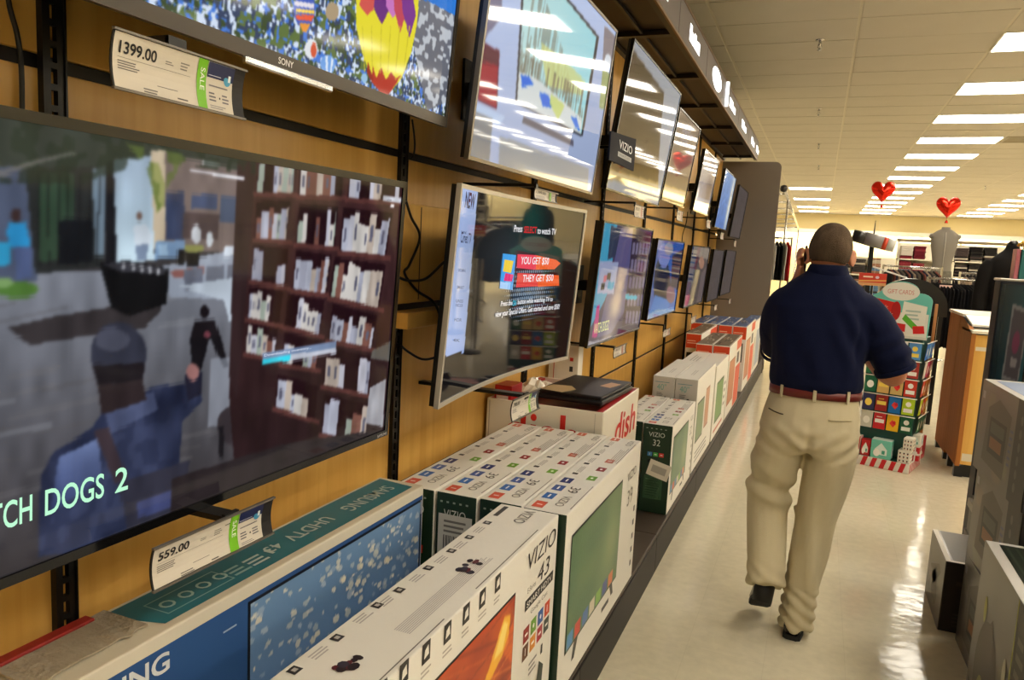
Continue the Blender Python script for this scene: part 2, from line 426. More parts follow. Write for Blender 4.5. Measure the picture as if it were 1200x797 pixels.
rown = {2: 'row above the aisle beside the televisions', 5: 'row above the clothing department', 0: 'short row beyond the grey partition end', 8: 'row past the clothing department', 11: 'row by the side wall', -4: 'row behind the television partition'}
for (i, j) in sorted(LAMPS):
    x, y = GX + i*PX_, GY + j*PY_
    if not (Y0 < y < Y1 - 0.8 and X0 < x < X1 - 1.3): continue
    r = root('ceiling_light', 'lit fluorescent ceiling panel in the ' + rown[i], 'ceiling light', (x, y, CEIL), group='ceiling lights, ' + rown[i])
    for n_, me in (('diffuser', dif), ('frame', frm)):
        o = bpy.data.objects.new(n_, me); COL.objects.link(o); o.parent = r; MAT[o] = MAT[r]

# ---- sprinklers, detectors, vent
def sprinkler(x, y, label):
    r = root('sprinkler_head', label, 'sprinkler', (x, y, CEIL - 0.02), group='sprinkler heads')
    MB().lathe([(0.045, 0), (0.05, -0.006), (0.012, -0.012)], (x, y, CEIL-0.012), 16).build('escutcheon', CHROME, r)
    b = MB().lathe([(0.014, 0), (0.014, -0.05), (0.007, -0.055), (0.007, -0.085)], (x, y, CEIL-0.02), 10)
    b.tube([(x-0.012, y, CEIL-0.06), (x-0.02, y, CEIL-0.085), (x, y, CEIL-0.115)], 0.004, 6); b.tube([(x+0.012, y, CEIL-0.06), (x+0.02, y, CEIL-0.085), (x, y, CEIL-0.115)], 0.004, 6)
    b.build('nozzle', CHROME, r)
    MB().lathe([(0.022, 0), (0.024, -0.004), (0.005, -0.006)], (x, y, CEIL-0.115), 12).build('deflector', CHROME, r)
for x, y in ((1.06, 8.6), (1.04, 12.4), (1.03, 16.0), (1.02, 19.6), (5.2, 19.5), (5.2, 24.0)):
    sprinkler(x, y, 'chrome sprinkler head hanging below the ceiling tiles')
vr = root('air_vent', 'louvred air return grille in the ceiling by the light row', 'air vent', (4.3, 15.6, CEIL-0.02))
VM = pmat('vent_paint', (150, 138, 112), 0.5); vb = MB()
x, y = 4.0, 15.2
MB().box((x, y, CEIL-0.022), (x+1.22, y+0.04, CEIL-0.008)).box((x, y+0.66, CEIL-0.022), (x+1.22, y+0.7, CEIL-0.008)).box((x, y+.04, CEIL-0.022), (x+0.04, y+0.66, CEIL-0.008)).box((x+1.18, y+.04, CEIL-0.022), (x+1.22, y+.66, CEIL-0.008)).build('frame', VM, vr)
MB().box((x+.04, y+.04, CEIL-0.010), (x+1.18, y+.66, CEIL-0.0085)).build('backing', BLACKM, vr)
for k in range(7):
    yy = y + 0.06 + k*0.088
    MB().box((x+.04, yy, CEIL-0.020), (x+1.18, yy+0.03, CEIL-0.012)).build('louvre', VM, vr)
# far light valance washing the back wall
vl = root('wall_valance', 'long white lighting valance along the far yellow wall', 'valance', (4, Y1-0.6, 3.1))
MB().box((-6, Y1-0.62, 2.92), (15, Y1-0.58, 3.12)).box((-6, Y1-0.58, 3.08), (15, Y1-0.002, 3.12)).build('fascia', fr_m, vl)
LV = LM.copy(); LV.node_tree.nodes['Principled BSDF'].inputs['Emission Strength'].default_value = LAMP*4
MB().box((-6, Y1-0.5, 3.02), (15, Y1-0.40, 3.075)).build('tube_light', LV, vl)

# ================================================================== the television wall
def wood_mat(key, c1, c2, rough=0.32, axis='z'):
    m = bpy.data.materials.new(key); m.use_nodes = True; nt = m.node_tree; b = nt.nodes['Principled BSDF']; N = nt.nodes.new; L = nt.links.new
    tc = N('ShaderNodeTexCoord'); mp = N('ShaderNodeMapping'); mp.inputs['Scale'].default_value = {'z': (9, 9, 0.5), 'y': (14, 0.7, 14), 'x': (0.7, 14, 14)}[axis]
    L(tc.outputs['Object'], mp.inputs['Vector']); n = N('ShaderNodeTexNoise'); n.inputs['Scale'].default_value = 2.4; n.inputs['Detail'].default_value = 7; n.inputs['Distortion'].default_value = 0.6
    L(mp.outputs['Vector'], n.inputs['Vector']); r = N('ShaderNodeValToRGB'); r.color_ramp.elements[0].position = 0.3; r.color_ramp.elements[1].position = 0.72
    r.color_ramp.elements[0].color = (*lin(c1), 1); r.color_ramp.elements[1].color = (*lin(c2), 1)
    L(n.outputs['Fac'], r.inputs['Fac']); L(r.outputs['Color'], b.inputs['Base Color']); b.inputs['Roughness'].default_value = rough; b.inputs['Specular IOR Level'].default_value = 0.35
    return m
MAPLE = wood_mat('maple_laminate', (208, 158, 76), (222, 176, 94))
WALNUT = wood_mat('walnut_laminate', (150, 92, 44), (172, 110, 56), rough=0.6)
WALNUT.node_tree.nodes['Principled BSDF'].inputs['Specular IOR Level'].default_value = 0.1
ENDY = 11.15
WX = -0.13                                # face of the panels
wl = tag(MB().box((WX-0.14, Y0, 0), (WX-0.012, ENDY, CEIL)).build('wall_left', pmat('wall_core_black', (22, 20, 18), 0.6)), 'television display wall of maple laminate panels', kind='structure')
UP0, UPP = 1.052, 1.322
ups = [UP0 + UPP*k for k in range(-3, 9)]
bands = [(0.02, 0.680), (0.700, 1.906), (1.934, 2.955)]
for k in range(len(ups)):
    ya = ups[k] + 0.004; yb = (ups[k+1] if k+1 < len(ups) else ENDY) - 0.004
    for (za, zb) in bands:
        MB().bevel_box((WX-0.012, ya, za), (WX, yb, zb), 0.002, seg=1).build('panel', MAPLE, wl)
# slotted standards between the panels: two cheeks and rungs, so the slots are open
def standard(y, w_):
    b = MB(); d = 0.012; s = w_*0.16
    b.box((WX, y-w_/2, 0.02), (WX+d, y-s, 2.955)); b.box((WX, y+s, 0.02), (WX+d, y+w_/2, 2.955))
    b.box((WX, y-w_/2-0.004, 0.02), (WX+d+0.004, y-w_/2, 2.955)); b.box((WX, y+w_/2, 0.02), (WX+d+0.004, y+w_/2+0.004, 2.955))
    z = 0.03
    while z < 2.95: b.box((WX, y-s, z), (WX+d, y+s, z+0.012)); z += 0.04
    b.build('wall_standard', BLACKM, wl)
for y in ups: standard(y, 0.042)
# trim cap above the display wall
# base deck
dk = root('display_platform', 'long low dark platform carrying the television cartons along the wall', 'platform', (0.32, 5, 0))
DECK = pmat('platform_laminate', (58, 48, 40), 0.5, var=(8, 0.12), bump=(40, 0.05)); KICK = pmat('platform_edge', (24, 19, 16), 0.5, 0.25)
ys = [-1.45] + [y for y in ups if y > -1.3] + [ENDY-.006]
for a, b_ in zip(ys[:-1], ys[1:]):
    MB().bevel_box((WX+0.03, a+0.001, 0.185), (0.642, b_-0.001, 0.205), 0.004, seg=2).build('deck_board', DECK, dk)
    MB().bevel_box((0.622, a+0.001, 0.0), (0.646, b_-0.001, 0.184), 0.003, seg=1).build('kick_plate', KICK, dk)
MB().box((WX+0.03, -1.45, 0.0), (0.60, ENDY-.006, 0.17)).build('plinth', KICK, dk)
# grey end panel with a rounded top corner
ep = [(WX, 0.0), (0.66, 0.0), (0.66, 2.86)] + [(0.58+0.08*math.cos(a), 2.86+0.08*math.sin(a)) for a in np.linspace(0, math.pi/2, 8)] + [(WX, 2.94)]
M_ = frame((0, ENDY+0.04, 0), (1, 0, 0), (0, 0, 1))
solid('end_panel', MB().prism(ep, M_, 0.0, 0.04), pmat('end_panel_grey', (122, 112, 102), 0.6, var=(90, 0.06)), 'tall grey end panel closing the television wall', 'panel')

# ---- header canopy with lit brand signs
CB, CT, CX = 2.955, 3.20, 0.33
cn = root('header_canopy', 'dark header canopy with lit logo panels above the televisions', 'canopy', (0.16, 5, CB))
BROWN = pmat('canopy_infill', (50, 36, 24), 0.5, var=(20, 0.1)); FASC = pmat('fascia_grey', (92, 84, 84), 0.45); FRAME = pmat('canopy_frame', (30, 26, 24), 0.4); TRIM = pmat('brass_trim', (120, 92, 60), 0.35, metal=0.6)
LOGO = pmat('lit_logo', (240, 240, 245), 0.5, emit=(0.95, 0.97, 1.0), es=2.2)
MB().box((WX, Y0+0.2, CT-0.02), (CX-0.03, ENDY, CT)).build('top_board', FRAME, cn)
fb = MB().box((CX-0.04, -1.6, CB), (CX-0.006, ENDY, CB+0.028)).box((WX, -1.6, CB), (WX+0.03, ENDY, CB+0.028))
fb.build('soffit_rail', FRAME, cn); MB().box((0.10, -1.6, CB+0.012), (0.118, ENDY, CB+0.03)).build('soffit_rail', FRAME, cn)
MB().box((CX-0.006, -1.6, CB-0.004), (CX+0.006, ENDY, CB+0.014)).build('edge_trim', TRIM, cn)
MB().box((CX-0.01, -1.6, CT-0.006), (CX+0.006, ENDY, CT+0.008)).build('edge_trim', TRIM, cn)
UPC = 1.2
cs = [0.055+UPC*k for k in range(-1, 10)]
for k, y in enumerate(cs):
    yb = min(y + UPC, ENDY)
    if y >= ENDY: break
    MB().box((WX+0.03, y-0.03, CB+0.002), (CX-0.04, y+0.03, CB+0.026)).build('soffit_bar', FRAME, cn)
    MB().box((WX+0.03, y+0.03, CB+0.035), (CX-0.04, yb-0.03, CB+0.05)).build('soffit_panel', BROWN, cn)
    p = MB().bevel_box((CX-0.005, y+0.006, CB+0.016), (CX+0.004, yb-0.006, CT-0.008), 0.002, seg=1).build('fascia_panel', FASC, cn)
    F = frame((CX+0.0045, (y+yb)/2, (CB+CT)/2), (0, 1, 0), (0, 0, 1)); s = Sheet(F)
    if k == 6:
        s.ell(0, 0, 0.29, 0.085, (255,)*3, n=28)
    elif k == 5:
        for (a, c, h) in ((-0.22, -0.13, 0.11), (-0.13, -0.03, 0.075), (-0.03, 0.06, 0.095), (0.06, 0.14, 0.07), (0.14, 0.22, 0.08)): s.rect(a, -0.05, c, -0.05+h, (255,)*3)
    else:
        w_ = (0.2, 0.24, 0.26, 0.26, 0.22)[k % 5]
        s.rect(-w_, -0.04, w_*0.1, 0.045, (255,)*3); s.rect(w_*0.1, -0.04, w_, 0.02, (255,)*3)
    lg = s.build('lit_logo', p, LOGO)
    if k == 7: MB().box((CX, y+0.01, CB+0.02), (CX+0.03, y+0.035, CT-0.01)).build('blade_sign', LOGO, cn)
# ================================================================== televisions
SCR = screen_mat('tv_screen', 1.0); SCRL = screen_mat('tv_screen_low', 0.62); SCRDIM = screen_mat('tv_screen_dim', 0.55); SCRM = screen_mat('tv_screen_matt', 1.0, rough=0.07, spec=0.16)
BEZ_B = pmat('bezel_black', (14, 14, 15), 0.18); BEZ_S = pmat('bezel_silver', (120, 112, 100), 0.3, metal=0.7); BEZ_G = pmat('bezel_grey', (66, 60, 54), 0.3, metal=0.4); BEZ_W = pmat('bezel_pale', (190, 184, 172), 0.35, metal=0.3)
def tv(label, y0, y1, xb, xt, z0, z1, bez, bt, paint, mat=None, res=(200, 112), curve=0.0, deep=0.045, arms=True, bottom=None, wx=None, ah=0.45):
    M = frame((xb, y0, z0), (0, 1, 0), (xt - xb, 0, z1 - z0)); W_ = y1 - y0; H_ = V((xt - xb, 0, z1 - z0)).length
    r = root('television', label, 'television', (0, 0, 0), M=M)
    bend = (lambda q: V((q.x, q.y, q.z - curve * (1 - (2*q.x/W_ - 1)**2)))) if curve else None
    bo = bottom or bt
    def slab(mb, u0, v0, u1, v1, n0, n1, seg=1):
        seg = 24 if (curve and u1 - u0 > 0.3) else 1
        for k in range(seg):
            a, b = u0 + (u1-u0)*k/seg, u0 + (u1-u0)*(k+1)/seg
            P = [(a,v0,n0),(b,v0,n0),(b,v1,n0),(a,v1,n0),(a,v0,n1),(b,v0,n1),(b,v1,n1),(a,v1,n1)]
            P = [M @ (bend(V(p)) if bend else V(p)) for p in P]
            mb.add(P, [(0,3,2,1),(4,5,6,7),(0,1,5,4),(1,2,6,5),(2,3,7,6),(3,0,4,7)])
    b = MB(); slab(b, 0, 0, W_, bo, -0.012, 0.005); slab(b, 0, H_-bt, W_, H_, -0.012, 0.005); slab(b, 0, bo, bt, H_-bt, -0.012, 0.005); slab(b, W_-bt, bo, W_, H_-bt, -0.012, 0.005)
    b.build('bezel', bez, r)
    b = MB(); slab(b, 0.004, 0.004, W_-0.004, H_-0.004, -deep*0.6, -0.012)
    slab(b, W_*0.14, H_*0.12, W_*0.86, H_*0.72, -deep, -deep*0.6); b.build('back_shell', BLACKP, r)
    c = Canvas(res[0], res[1], M=M, size=(W_, H_)); extra = paint(c, M, W_, H_)
    # the picture fills the glass inside the bezel
    Ms = M @ Matrix.Translation((bt, bo, 0)); gw, gh = W_ - 2*bt, H_ - bt - bo
    bd = (lambda q: V((q.x, q.y, q.z - curve * (1 - (2*(q.x+bt)/W_ - 1)**2)))) if curve else None
    cc = c.a; i0, i1 = bt/W_*res[0], (W_-bt)/W_*res[0]; j0, j1 = bo/H_*res[1], (H_-bt)/H_*res[1]
    ii = np.clip(np.linspace(i0, i1-1, res[0]).round().astype(int), 0, res[0]-1); jj = np.clip(np.linspace(j0, j1-1, res[1]).round().astype(int), 0, res[1]-1)
    c.a = cc[np.ix_(jj, ii)]
    scr = c.build('screen', Ms, gw, gh, mat or SCR, r, bend=bd)
    if extra: extra(scr, M, bend)
    if arms:      # wall bracket from the shell to the wall
        yc = (y0 + y1)/2; zc = z0 + (z1-z0)*ah; wx = WX+0.002 if wx is None else wx; near = min((abs(yc-q), yc-q) for q in ups); yc += (0.15-near[0])*(1 if near[1] >= 0 else -1) if near[0] < 0.15 else 0; p = M @ V((W_/2, H_*ah, -deep-curve))
        MB().box((wx, yc-0.11, zc-0.12), (wx+0.012, yc+0.11, zc+0.12)).box((wx+0.012, yc-0.08, zc-0.03), (p.x, yc-0.05, zc+0.03)).box((wx+0.012, yc+0.05, zc-0.03), (p.x, yc+0.08, zc+0.03)).build('wall_bracket', BLACKM, r)
    return r, M, W_, H_

def books(c, shelf, n, seed, hfrac=(0.55, 0.95), cols=None):
    """spines standing on a shelf given by 4 photo points: left-bottom, right-bottom, right-top, left-top"""
    R = random.Random(seed); a, b, d, e = [V((*p, 0)) for p in shelf]; t = 0.03
    while t < 0.95:
        w_ = R.uniform(0.6, 1.3) / n
        if R.random() < 0.13: t += w_*1.5; continue
        hh = R.uniform(*hfrac); t2 = min(t + w_*0.9, 0.97)
        p0, p1 = a.lerp(b, t), a.lerp(b, t2); q0, q1 = a.lerp(b, t).lerp(e.lerp(d, t), hh), a.lerp(b, t2).lerp(e.lerp(d, t2), hh)
        col = R.choice(cols or [(176, 176, 186), (165, 168, 182), (190, 186, 182), (150, 152, 166), (172, 160, 150), (120, 84, 76), (150, 160, 150)])
        c.poly([p0[:2], p1[:2], q1[:2], q0[:2]], col)
        m0, m1 = p0.lerp(q0, 0.3), p1.lerp(q1, 0.3); k0, k1 = p0.lerp(q0, 0.7), p1.lerp(q1, 0.7)
        if R.random() < 0.5: c.poly([m0.lerp(m1, .3)[:2], m0.lerp(m1, .7)[:2], k0.lerp(k1, .7)[:2], k0.lerp(k1, .3)[:2]], (96, 96, 112))
        t = t2

def paint_game(c, M, W_, H_):
    c.a[:] = (66, 64, 66)
    nz = c.noise(60, 14, 3)[..., None]
    c.grad([(-200, 320), (150, 318), (300, 295), (300, 570), (-200, 760)], (124, 128, 138), (60, 56, 58), (150, 320), (130, 640))
    for k in range(26):
        R = random.Random(k); x = R.uniform(-150, 200); y = R.uniform(345, 600); L = R.uniform(40, 160)
        c.poly([(x, y), (x+L, y-L*0.22), (x+L, y-L*0.22+R.uniform(3, 9)), (x, y+R.uniform(3, 8))], R.choice([(140, 142, 148), (92, 90, 92), (110, 108, 110)]), 0.35)
    c.poly([(-200, 60), (300, 170), (300, 215), (-200, 215)], (58, 66, 62))
    c.poly([(-200, 180), (45, 200), (45, 330), (-200, 345)], (84, 92, 112)); c.poly([(30, 200), (125, 196), (122, 312), (42, 322)], (52, 54, 54))
    c.poly([(45, 205), (86, 204), (84, 300), (48, 308)], (60, 78, 64)); c.poly([(70, 258), (110, 258), (110, 306), (70, 310)], (36, 38, 42)); c.poly([(108, 200), (124, 196), (122, 300), (112, 300)], (108, 124, 138))
    c.poly([(124, 192), (134, 190), (138, 306), (124, 310)], (40, 40, 44))
    c.grad([(134, 188), (180, 182), (181, 305), (138, 308)], (150, 168, 186), (186, 206, 218), (135, 200), (180, 290))
    c.poly([(177, 178), (196, 178), (196, 292), (181, 292)], (186, 172, 150)); c.poly([(176, 190), (186, 192), (200, 236), (184, 250)], (132, 140, 84), 0.8)
    c.poly([(194, 180), (300, 205), (300, 300), (194, 292)], (118, 106, 104))
    c.poly([(195, 226), (216, 226), (215, 282), (195, 282)], (64, 72, 96)); c.poly([(224, 228), (256, 230), (255, 246), (224, 245)], (72, 84, 112)); c.poly([(260, 230), (284, 232), (283, 262), (258, 262)], (76, 88, 110)); c.poly([(214, 250), (258, 252), (256, 282), (214, 280)], (86, 74, 76))
    c.ell((230, 275), 6, 11, (186, 190, 196)); c.ell((246, 281), 4, 10, (190, 196, 202)); c.ell((226, 292), 14, 5, (140, 142, 88))
    c.poly([(182, 284), (216, 282), (216, 302), (182, 304)], (120, 146, 176)); c.poly([(186, 287), (197, 286), (197, 300), (186, 301)], (150, 176, 200))
    c.poly([(190, 312), (290, 290), (290, 352), (200, 348)], (150, 158, 172)); c.poly([(200, 318), (240, 312), (240, 322), (205, 326)], (140, 96, 92)); c.poly([(215, 316), (238, 314), (238, 338), (216, 340)], (104, 108, 122)); c.poly([(242, 312), (262, 311), (262, 334), (242, 335)], (112, 116, 128)); c.poly([(266, 310), (285, 309), (284, 330), (266, 332)], (110, 114, 126))
    c.poly([(208, 294), (216, 294), (216, 311), (208, 311)], (26, 28, 34)); c.poly([(218, 297), (234, 298), (233, 313), (218, 312)], (26, 28, 34)); c.poly([(262, 290), (278, 288), (277, 300), (262, 301)], (196, 204, 214))
    c.poly([(210, 336), (300, 322), (300, 376), (268, 376), (262, 352)], (176, 186, 198))
    # passers-by far off on the street
    c.ell((19, 253), 6, 8, (70, 56, 56)); c.poly([(9, 262), (30, 260), (36, 284), (34, 292), (14, 292), (8, 276)], (56, 140, 190)); c.poly([(17, 290), (37, 290), (38, 326), (20, 328)], (84, 96, 130)); c.poly([(-6, 286), (12, 284), (12, 310), (-6, 312)], (60, 150, 190))
    c.ell((163, 255), 3.5, 5, (120, 100, 92)); c.poly([(156, 265), (170, 262), (180, 276), (176, 288), (158, 288)], (196, 206, 216)); c.poly([(158, 288), (174, 287), (172, 304), (160, 304)], (120, 134, 156))
    c.ell((20, 340), 26, 10, (84, 118, 62)); c.ell((4, 332), 12, 6, (120, 150, 100))
    c.poly([(8, 385), (60, 372), (128, 360), (186, 352), (190, 364), (170, 384), (120, 390), (36, 404)], (62, 58, 60))
    c.poly([(117, 308), (150, 305), (199, 315), (196, 356), (152, 371), (131, 360)], (30, 30, 32)); c.poly([(120, 309), (148, 306), (198, 316), (192, 322), (140, 318)], (62, 62, 68))
    for k in range(10): c.ell((146 + k % 5*10, 308 + k // 5*5 + k % 5*2), 2.2, 1.8, (176, 178, 184))
    # crouching figure and a plain figure seen from behind (generic stand-ins)
    c.ell((240, 366), 5.5, 8, (34, 30, 34)); c.poly([(228, 376), (252, 374), (258, 396), (222, 400)], (38, 34, 38)); c.poly([(222, 396), (246, 396), (236, 434), (226, 436)], (34, 32, 36)); c.poly([(246, 394), (258, 394), (268, 430), (262, 432)], (34, 32, 36)); c.ell((243, 392), 4, 4, (120, 70, 80))
    c.poly([(248, 420), (280, 418), (272, 500), (244, 500)], (150, 156, 168), 0.6)
    c.ell((276, 498), 22, 24, (64, 58, 62)); c.poly([(256, 500), (262, 500), (262, 536), (256, 536)], (40, 38, 42))
    c.poly([(128, 470), (186, 452), (232, 448), (238, 470), (214, 492), (208, 560), (150, 640), (46, 650), (48, 560), (64, 528), (108, 502)], (58, 64, 88))
    jm = c.mask([(128, 470), (186, 452), (232, 448), (238, 470), (214, 492), (208, 560), (150, 640), (46, 650), (48, 560), (64, 528), (108, 502)]); c.put(jm * (c.noise(70, 26, 31) > 0.56), (92, 100, 130), 0.25); c.put(jm * np.clip(c.noise(26, 12, 33)*1.6-.6, 0, 1), (30, 34, 50), 0.7)
    c.grad([(70, 535), (116, 512), (120, 560), (60, 600)], (110, 124, 162), (66, 76, 112), (110, 515), (70, 590)); c.poly([(122, 478), (180, 458), (186, 480), (130, 508)], (104, 112, 142), 0.5); c.poly([(110, 505), (128, 500), (150, 560), (136, 566)], (70, 60, 66))
    c.poly([(216, 440), (238, 436), (236, 462), (220, 470)], (44, 44, 58)); c.ell((226, 436), 8, 10, (150, 110, 108))
    c.poly([(114, 446), (166, 440), (172, 468), (120, 486)], (54, 46, 48)); c.ell((139, 414), 33, 36, (58, 60, 72)); c.poly([(108, 428), (170, 424), (168, 444), (116, 452)], (40, 36, 40))
    c.ell((132, 398), 20, 14, (92, 94, 108), 0.6)
    c.poly([(140, 566), (222, 540), (218, 600), (150, 628)], (58, 58, 70)); c.poly([(160, 588), (206, 572), (206, 592), (162, 606)], (70, 76, 112))
    # bookcase
    c.grad([(292, 180), (520, 215), (470, 560), (275, 545), (268, 460)], (72, 48, 50), (52, 38, 40), (400, 210), (340, 500))
    c.poly([(278, 186), (301, 189), (278, 470), (268, 440)], (58, 44, 46))
    dk_ = (44, 26, 32)
    rows = [((300, 226), (345, 227), (347, 196), (303, 192)), ((349, 229), (400, 230), (402, 202), (351, 197)), ((407, 232), (468, 236), (470, 212), (409, 205)),
            ((299, 279), (336, 281), (341, 237), (301, 236)), ((346, 284), (392, 290), (396, 243), (350, 240)), ((398, 294), (452, 300), (460, 250), (402, 244)),
            ((294, 328), (334, 335), (338, 292), (297, 288)), ((342, 338), (382, 344), (388, 300), (346, 294)), ((386, 347), (444, 361), (452, 310), (392, 302)),
            ((290, 371), (327, 380), (332, 341), (293, 336)), ((334, 381), (374, 392), (380, 352), (338, 345)), ((384, 397), (436, 408), (442, 370), (390, 356)),
            ((288, 412), (322, 421), (326, 385), (290, 378)), ((330, 424), (370, 432), (376, 400), (334, 390)), ((378, 450), (432, 462), (436, 418), (382, 406)),
            ((322, 476), (368, 492), (372, 452), (326, 438)), ((376, 506), (428, 520), (434, 474), (380, 462))]
    for k, s_ in enumerate(rows):
        c.poly(s_, dk_); a_, b_ = s_[0], s_[1]; c.poly([(a_[0]-3, a_[1]), (b_[0]+6, b_[1]), (b_[0]+6, b_[1]+6), (a_[0]-3, a_[1]+6)], (92, 60, 58))
        books(c, s_, (7, 7, 7, 6, 7, 8, 7, 6, 9, 7, 7, 7, 6, 6, 6, 6, 6)[k], k+5, (0.95, 1.0) if k < 3 else (0.5, 0.95))
    c.poly([(433, 455), (452, 444), (448, 500), (428, 496)], (160, 160, 166)); c.poly([(436, 410), (462, 398), (458, 424), (434, 420)], (98, 96, 92))
    c.poly([(200, 560), (330, 520), (470, 500), (440, 540), (200, 640)], (52, 46, 48))
    c.poly([(307, 413), (394, 400), (394, 408), (308, 421)], (120, 138, 168)); c.poly([(307, 421), (394, 408), (394, 414), (307, 428)], (190, 194, 206)); c.poly([(307, 421), (340, 416), (339, 423), (307, 428)], (60, 196, 216))
    c.poly([(449, 229), (470, 232), (469, 239), (448, 236)], (186, 190, 200)); c.poly([(458, 240), (462, 240), (462, 244), (457, 244)], (220, 220, 224))
    for (x, y, L) in ((238, 190, 20), (222, 198, 64), (250, 203, 36)): c.poly([(x, y), (x+L, y+L*0.17), (x+L, y+L*0.17+3), (x, y+3)], (222, 224, 230))
    fo = c.noise(90, 40, 21)
    for p_, col in (([(-200, 60), (300, 170), (300, 205), (180, 190), (100, 215), (-200, 215)], (44, 54, 46)), ([(150, 170), (230, 186), (200, 214), (186, 250), (172, 200)], (96, 112, 60))): c.put(c.mask(p_) * (fo > 0.5), col, 0.7)
    for k in range(7): c.poly([(45+k*12, 206), (47+k*12, 206), (48+k*11, 312), (46+k*11, 312)], (36, 36, 38), 0.7)
    c.poly([(-40, 216), (40, 190), (90, 178), (90, 181), (42, 194), (-40, 222)], (120, 116, 112), 0.8)
    c.a *= (0.90 + 0.20*nz); c.blur(2); c.a = np.clip((c.a-16)*1.1, 0, 255)
    def extra(scr, M, bend):
        s = Sheet(M, z=0.0012); u0, v0 = px_on(M, 0, 628); u1, v1 = px_on(M, 150, 575); g = (190, 255, 214)
        uD, vD = px_on(M, 52, 597); u2, v2 = px_on(M, 134, 579); u3, _ = px_on(M, 149, 575); uC, _ = px_on(M, 0, 615); uH, _ = px_on(M, 37, 605); uS, _ = px_on(M, 121, 585)
        h = 0.046
        s.text('DOGS', uD, vD-0.012, h, g, w=uS-uD, bold=0.012); s.text('2', u2, vD-0.012, h, g, w=u3-u2, bold=0.012); s.text('WATCH', uH-(uH-uC)*2.55, vD-0.012, h, g, w=(uH-uC)*2.55, bold=0.012)
        a = px_on(M, 309, 419); s.text('Downloading inventory...', a[0], a[1], 0.008, (220, 226, 240), w=0.17)
        b_ = px_on(M, 453, 236); s.text('HDMI', b_[0], b_[1], 0.007, (60, 66, 84), w=0.022)
        s.build('lettering', scr, SCR, 'pale green game title')
        t = Sheet(M, z=0.0056); a = px_on(M, 440, 516); t.text('SAMSUNG', a[0], 0.004, 0.008, (200, 200, 200), w=0.05); t.build('brand_lettering', scr)
    return extra

def paint_balloons(c, M, W_, H_):
    n1 = c.noise(110, 64, 1); n2 = c.noise(40, 24, 2); n3 = c.noise(200, 90, 5)*0.7 + 0.3*c.noise(60, 40, 12)
    base = np.where((n3 > 0.56)[..., None], np.array((206, 220, 240.)), np.array((52, 66, 96.))); base = np.where(((n1 > 0.52) & (n3 < 0.62))[..., None], np.array((58, 74, 44.)), base); base = np.where(((n2 > 0.58) & (n1 > 0.45))[..., None], np.array((92, 112, 60.)), base)
    base = np.where((c.noise(170, 90, 9) > 0.74)[..., None], np.array((70, 120, 210.)), base); c.a = base
    c.grad([(476, 0), (500, -60), (600, -60), (540, 110), (500, 130), (486, 60)], (110, 112, 122), (96, 100, 112), (480, 0), (530, 100)); c.put(c.mask([(476, 0), (500, -60), (600, -60), (540, 110), (500, 130), (486, 60)]) * (c.noise(80, 60, 4) > 0.6), (186, 192, 200))
    c.poly([(480, -80), (620, -80), (536, 20), (510, 6), (490, -4)], (46, 120, 210))
    # the big balloon
    def B(x, y, rx, ry): return (x, y)
    OUT = [(417, 0), (419, -30), (428, -58), (442, -76), (460, -82), (476, -74), (487, -50), (491, -20), (490, 10), (488, 30), (482, 60), (470, 92), (455, 110), (448, 112), (436, 96), (424, 60), (417, 30)]; om = c.mask(OUT)
    c.poly([(417, 0), (419, -30), (428, -58), (442, -76), (460, -82), (476, -74), (487, -50), (491, -20), (490, 10), (488, 30), (482, 60), (470, 92), (455, 110), (448, 112), (436, 96), (424, 60), (417, 30)], (226, 214, 50))
    for k, (x0, x1, y, col) in enumerate(((421, 440, 18, (206, 84, 80)), (438, 456, 28, (104, 44, 124)), (452, 468, 22, (196, 116, 190)), (462, 476, 38, (190, 70, 90)), (472, 487, 44, (120, 50, 140)))):
        c.put(c.mask([(x0+(455-x0)*.5, -90), (x1+(455-x1)*.5, -90), (x1, y*0.4), ((x0+x1)/2, y), (x0, y*0.3)]) * om, col)
    c.poly([(436, 74), (441, 90), (446, 78), (452, 92), (458, 84), (464, 92), (470, 88), (456, 110), (448, 112), (436, 96)], (176, 50, 36))
    c.poly([(431, 72), (438, 92), (436, 96), (430, 84)], (150, 44, 30)); c.poly([(452, 111), (458, 110), (456, 118), (453, 118)], (40, 40, 60))
    for k in range(6): c.poly([(424+k*11, 30), (425+k*11, 30), (428+k*9, 84), (427+k*9, 84)], (204, 190, 40))
    # small balloons
    c.ell((357, 10), 13, 22, (70, 96, 190)); c.poly([(345, 0), (369, 4), (368, 10), (345, 6)], (226, 220, 230)); c.poly([(346, 16), (369, 18), (366, 24), (348, 22)], (230, 90, 60)); c.poly([(347, 10), (369, 12), (369, 16), (347, 14)], (250, 210, 80)); c.poly([(350, 26), (364, 27), (359, 38), (355, 37)], (230, 150, 60))
    c.ell((389, 13), 8, 11, (170, 150, 120)); c.ell((365, 57), 8, 12, (222, 226, 232)); c.ell((368, 58), 3.5, 9, (210, 90, 60)); c.ell((384, 75), 9, 12, (112, 160, 224)); c.poly([(381, 65), (384, 64), (384, 87), (382, 87)], (220, 232, 246)); c.poly([(388, 66), (391, 69), (388, 86), (387, 86)], (220, 232, 246)); c.ell((427, 91), 4, 6, (150, 190, 220))
    c.blur(1)
    def extra(scr, M, bend):
        s = Sheet(M, z=0.0058); a = px_on(M, 323, 80); s.text('SONY', a[0], 0.008, 0.014, (225, 225, 225), w=0.05, bold=0.01); s.build('brand_lettering', scr)
    return extra

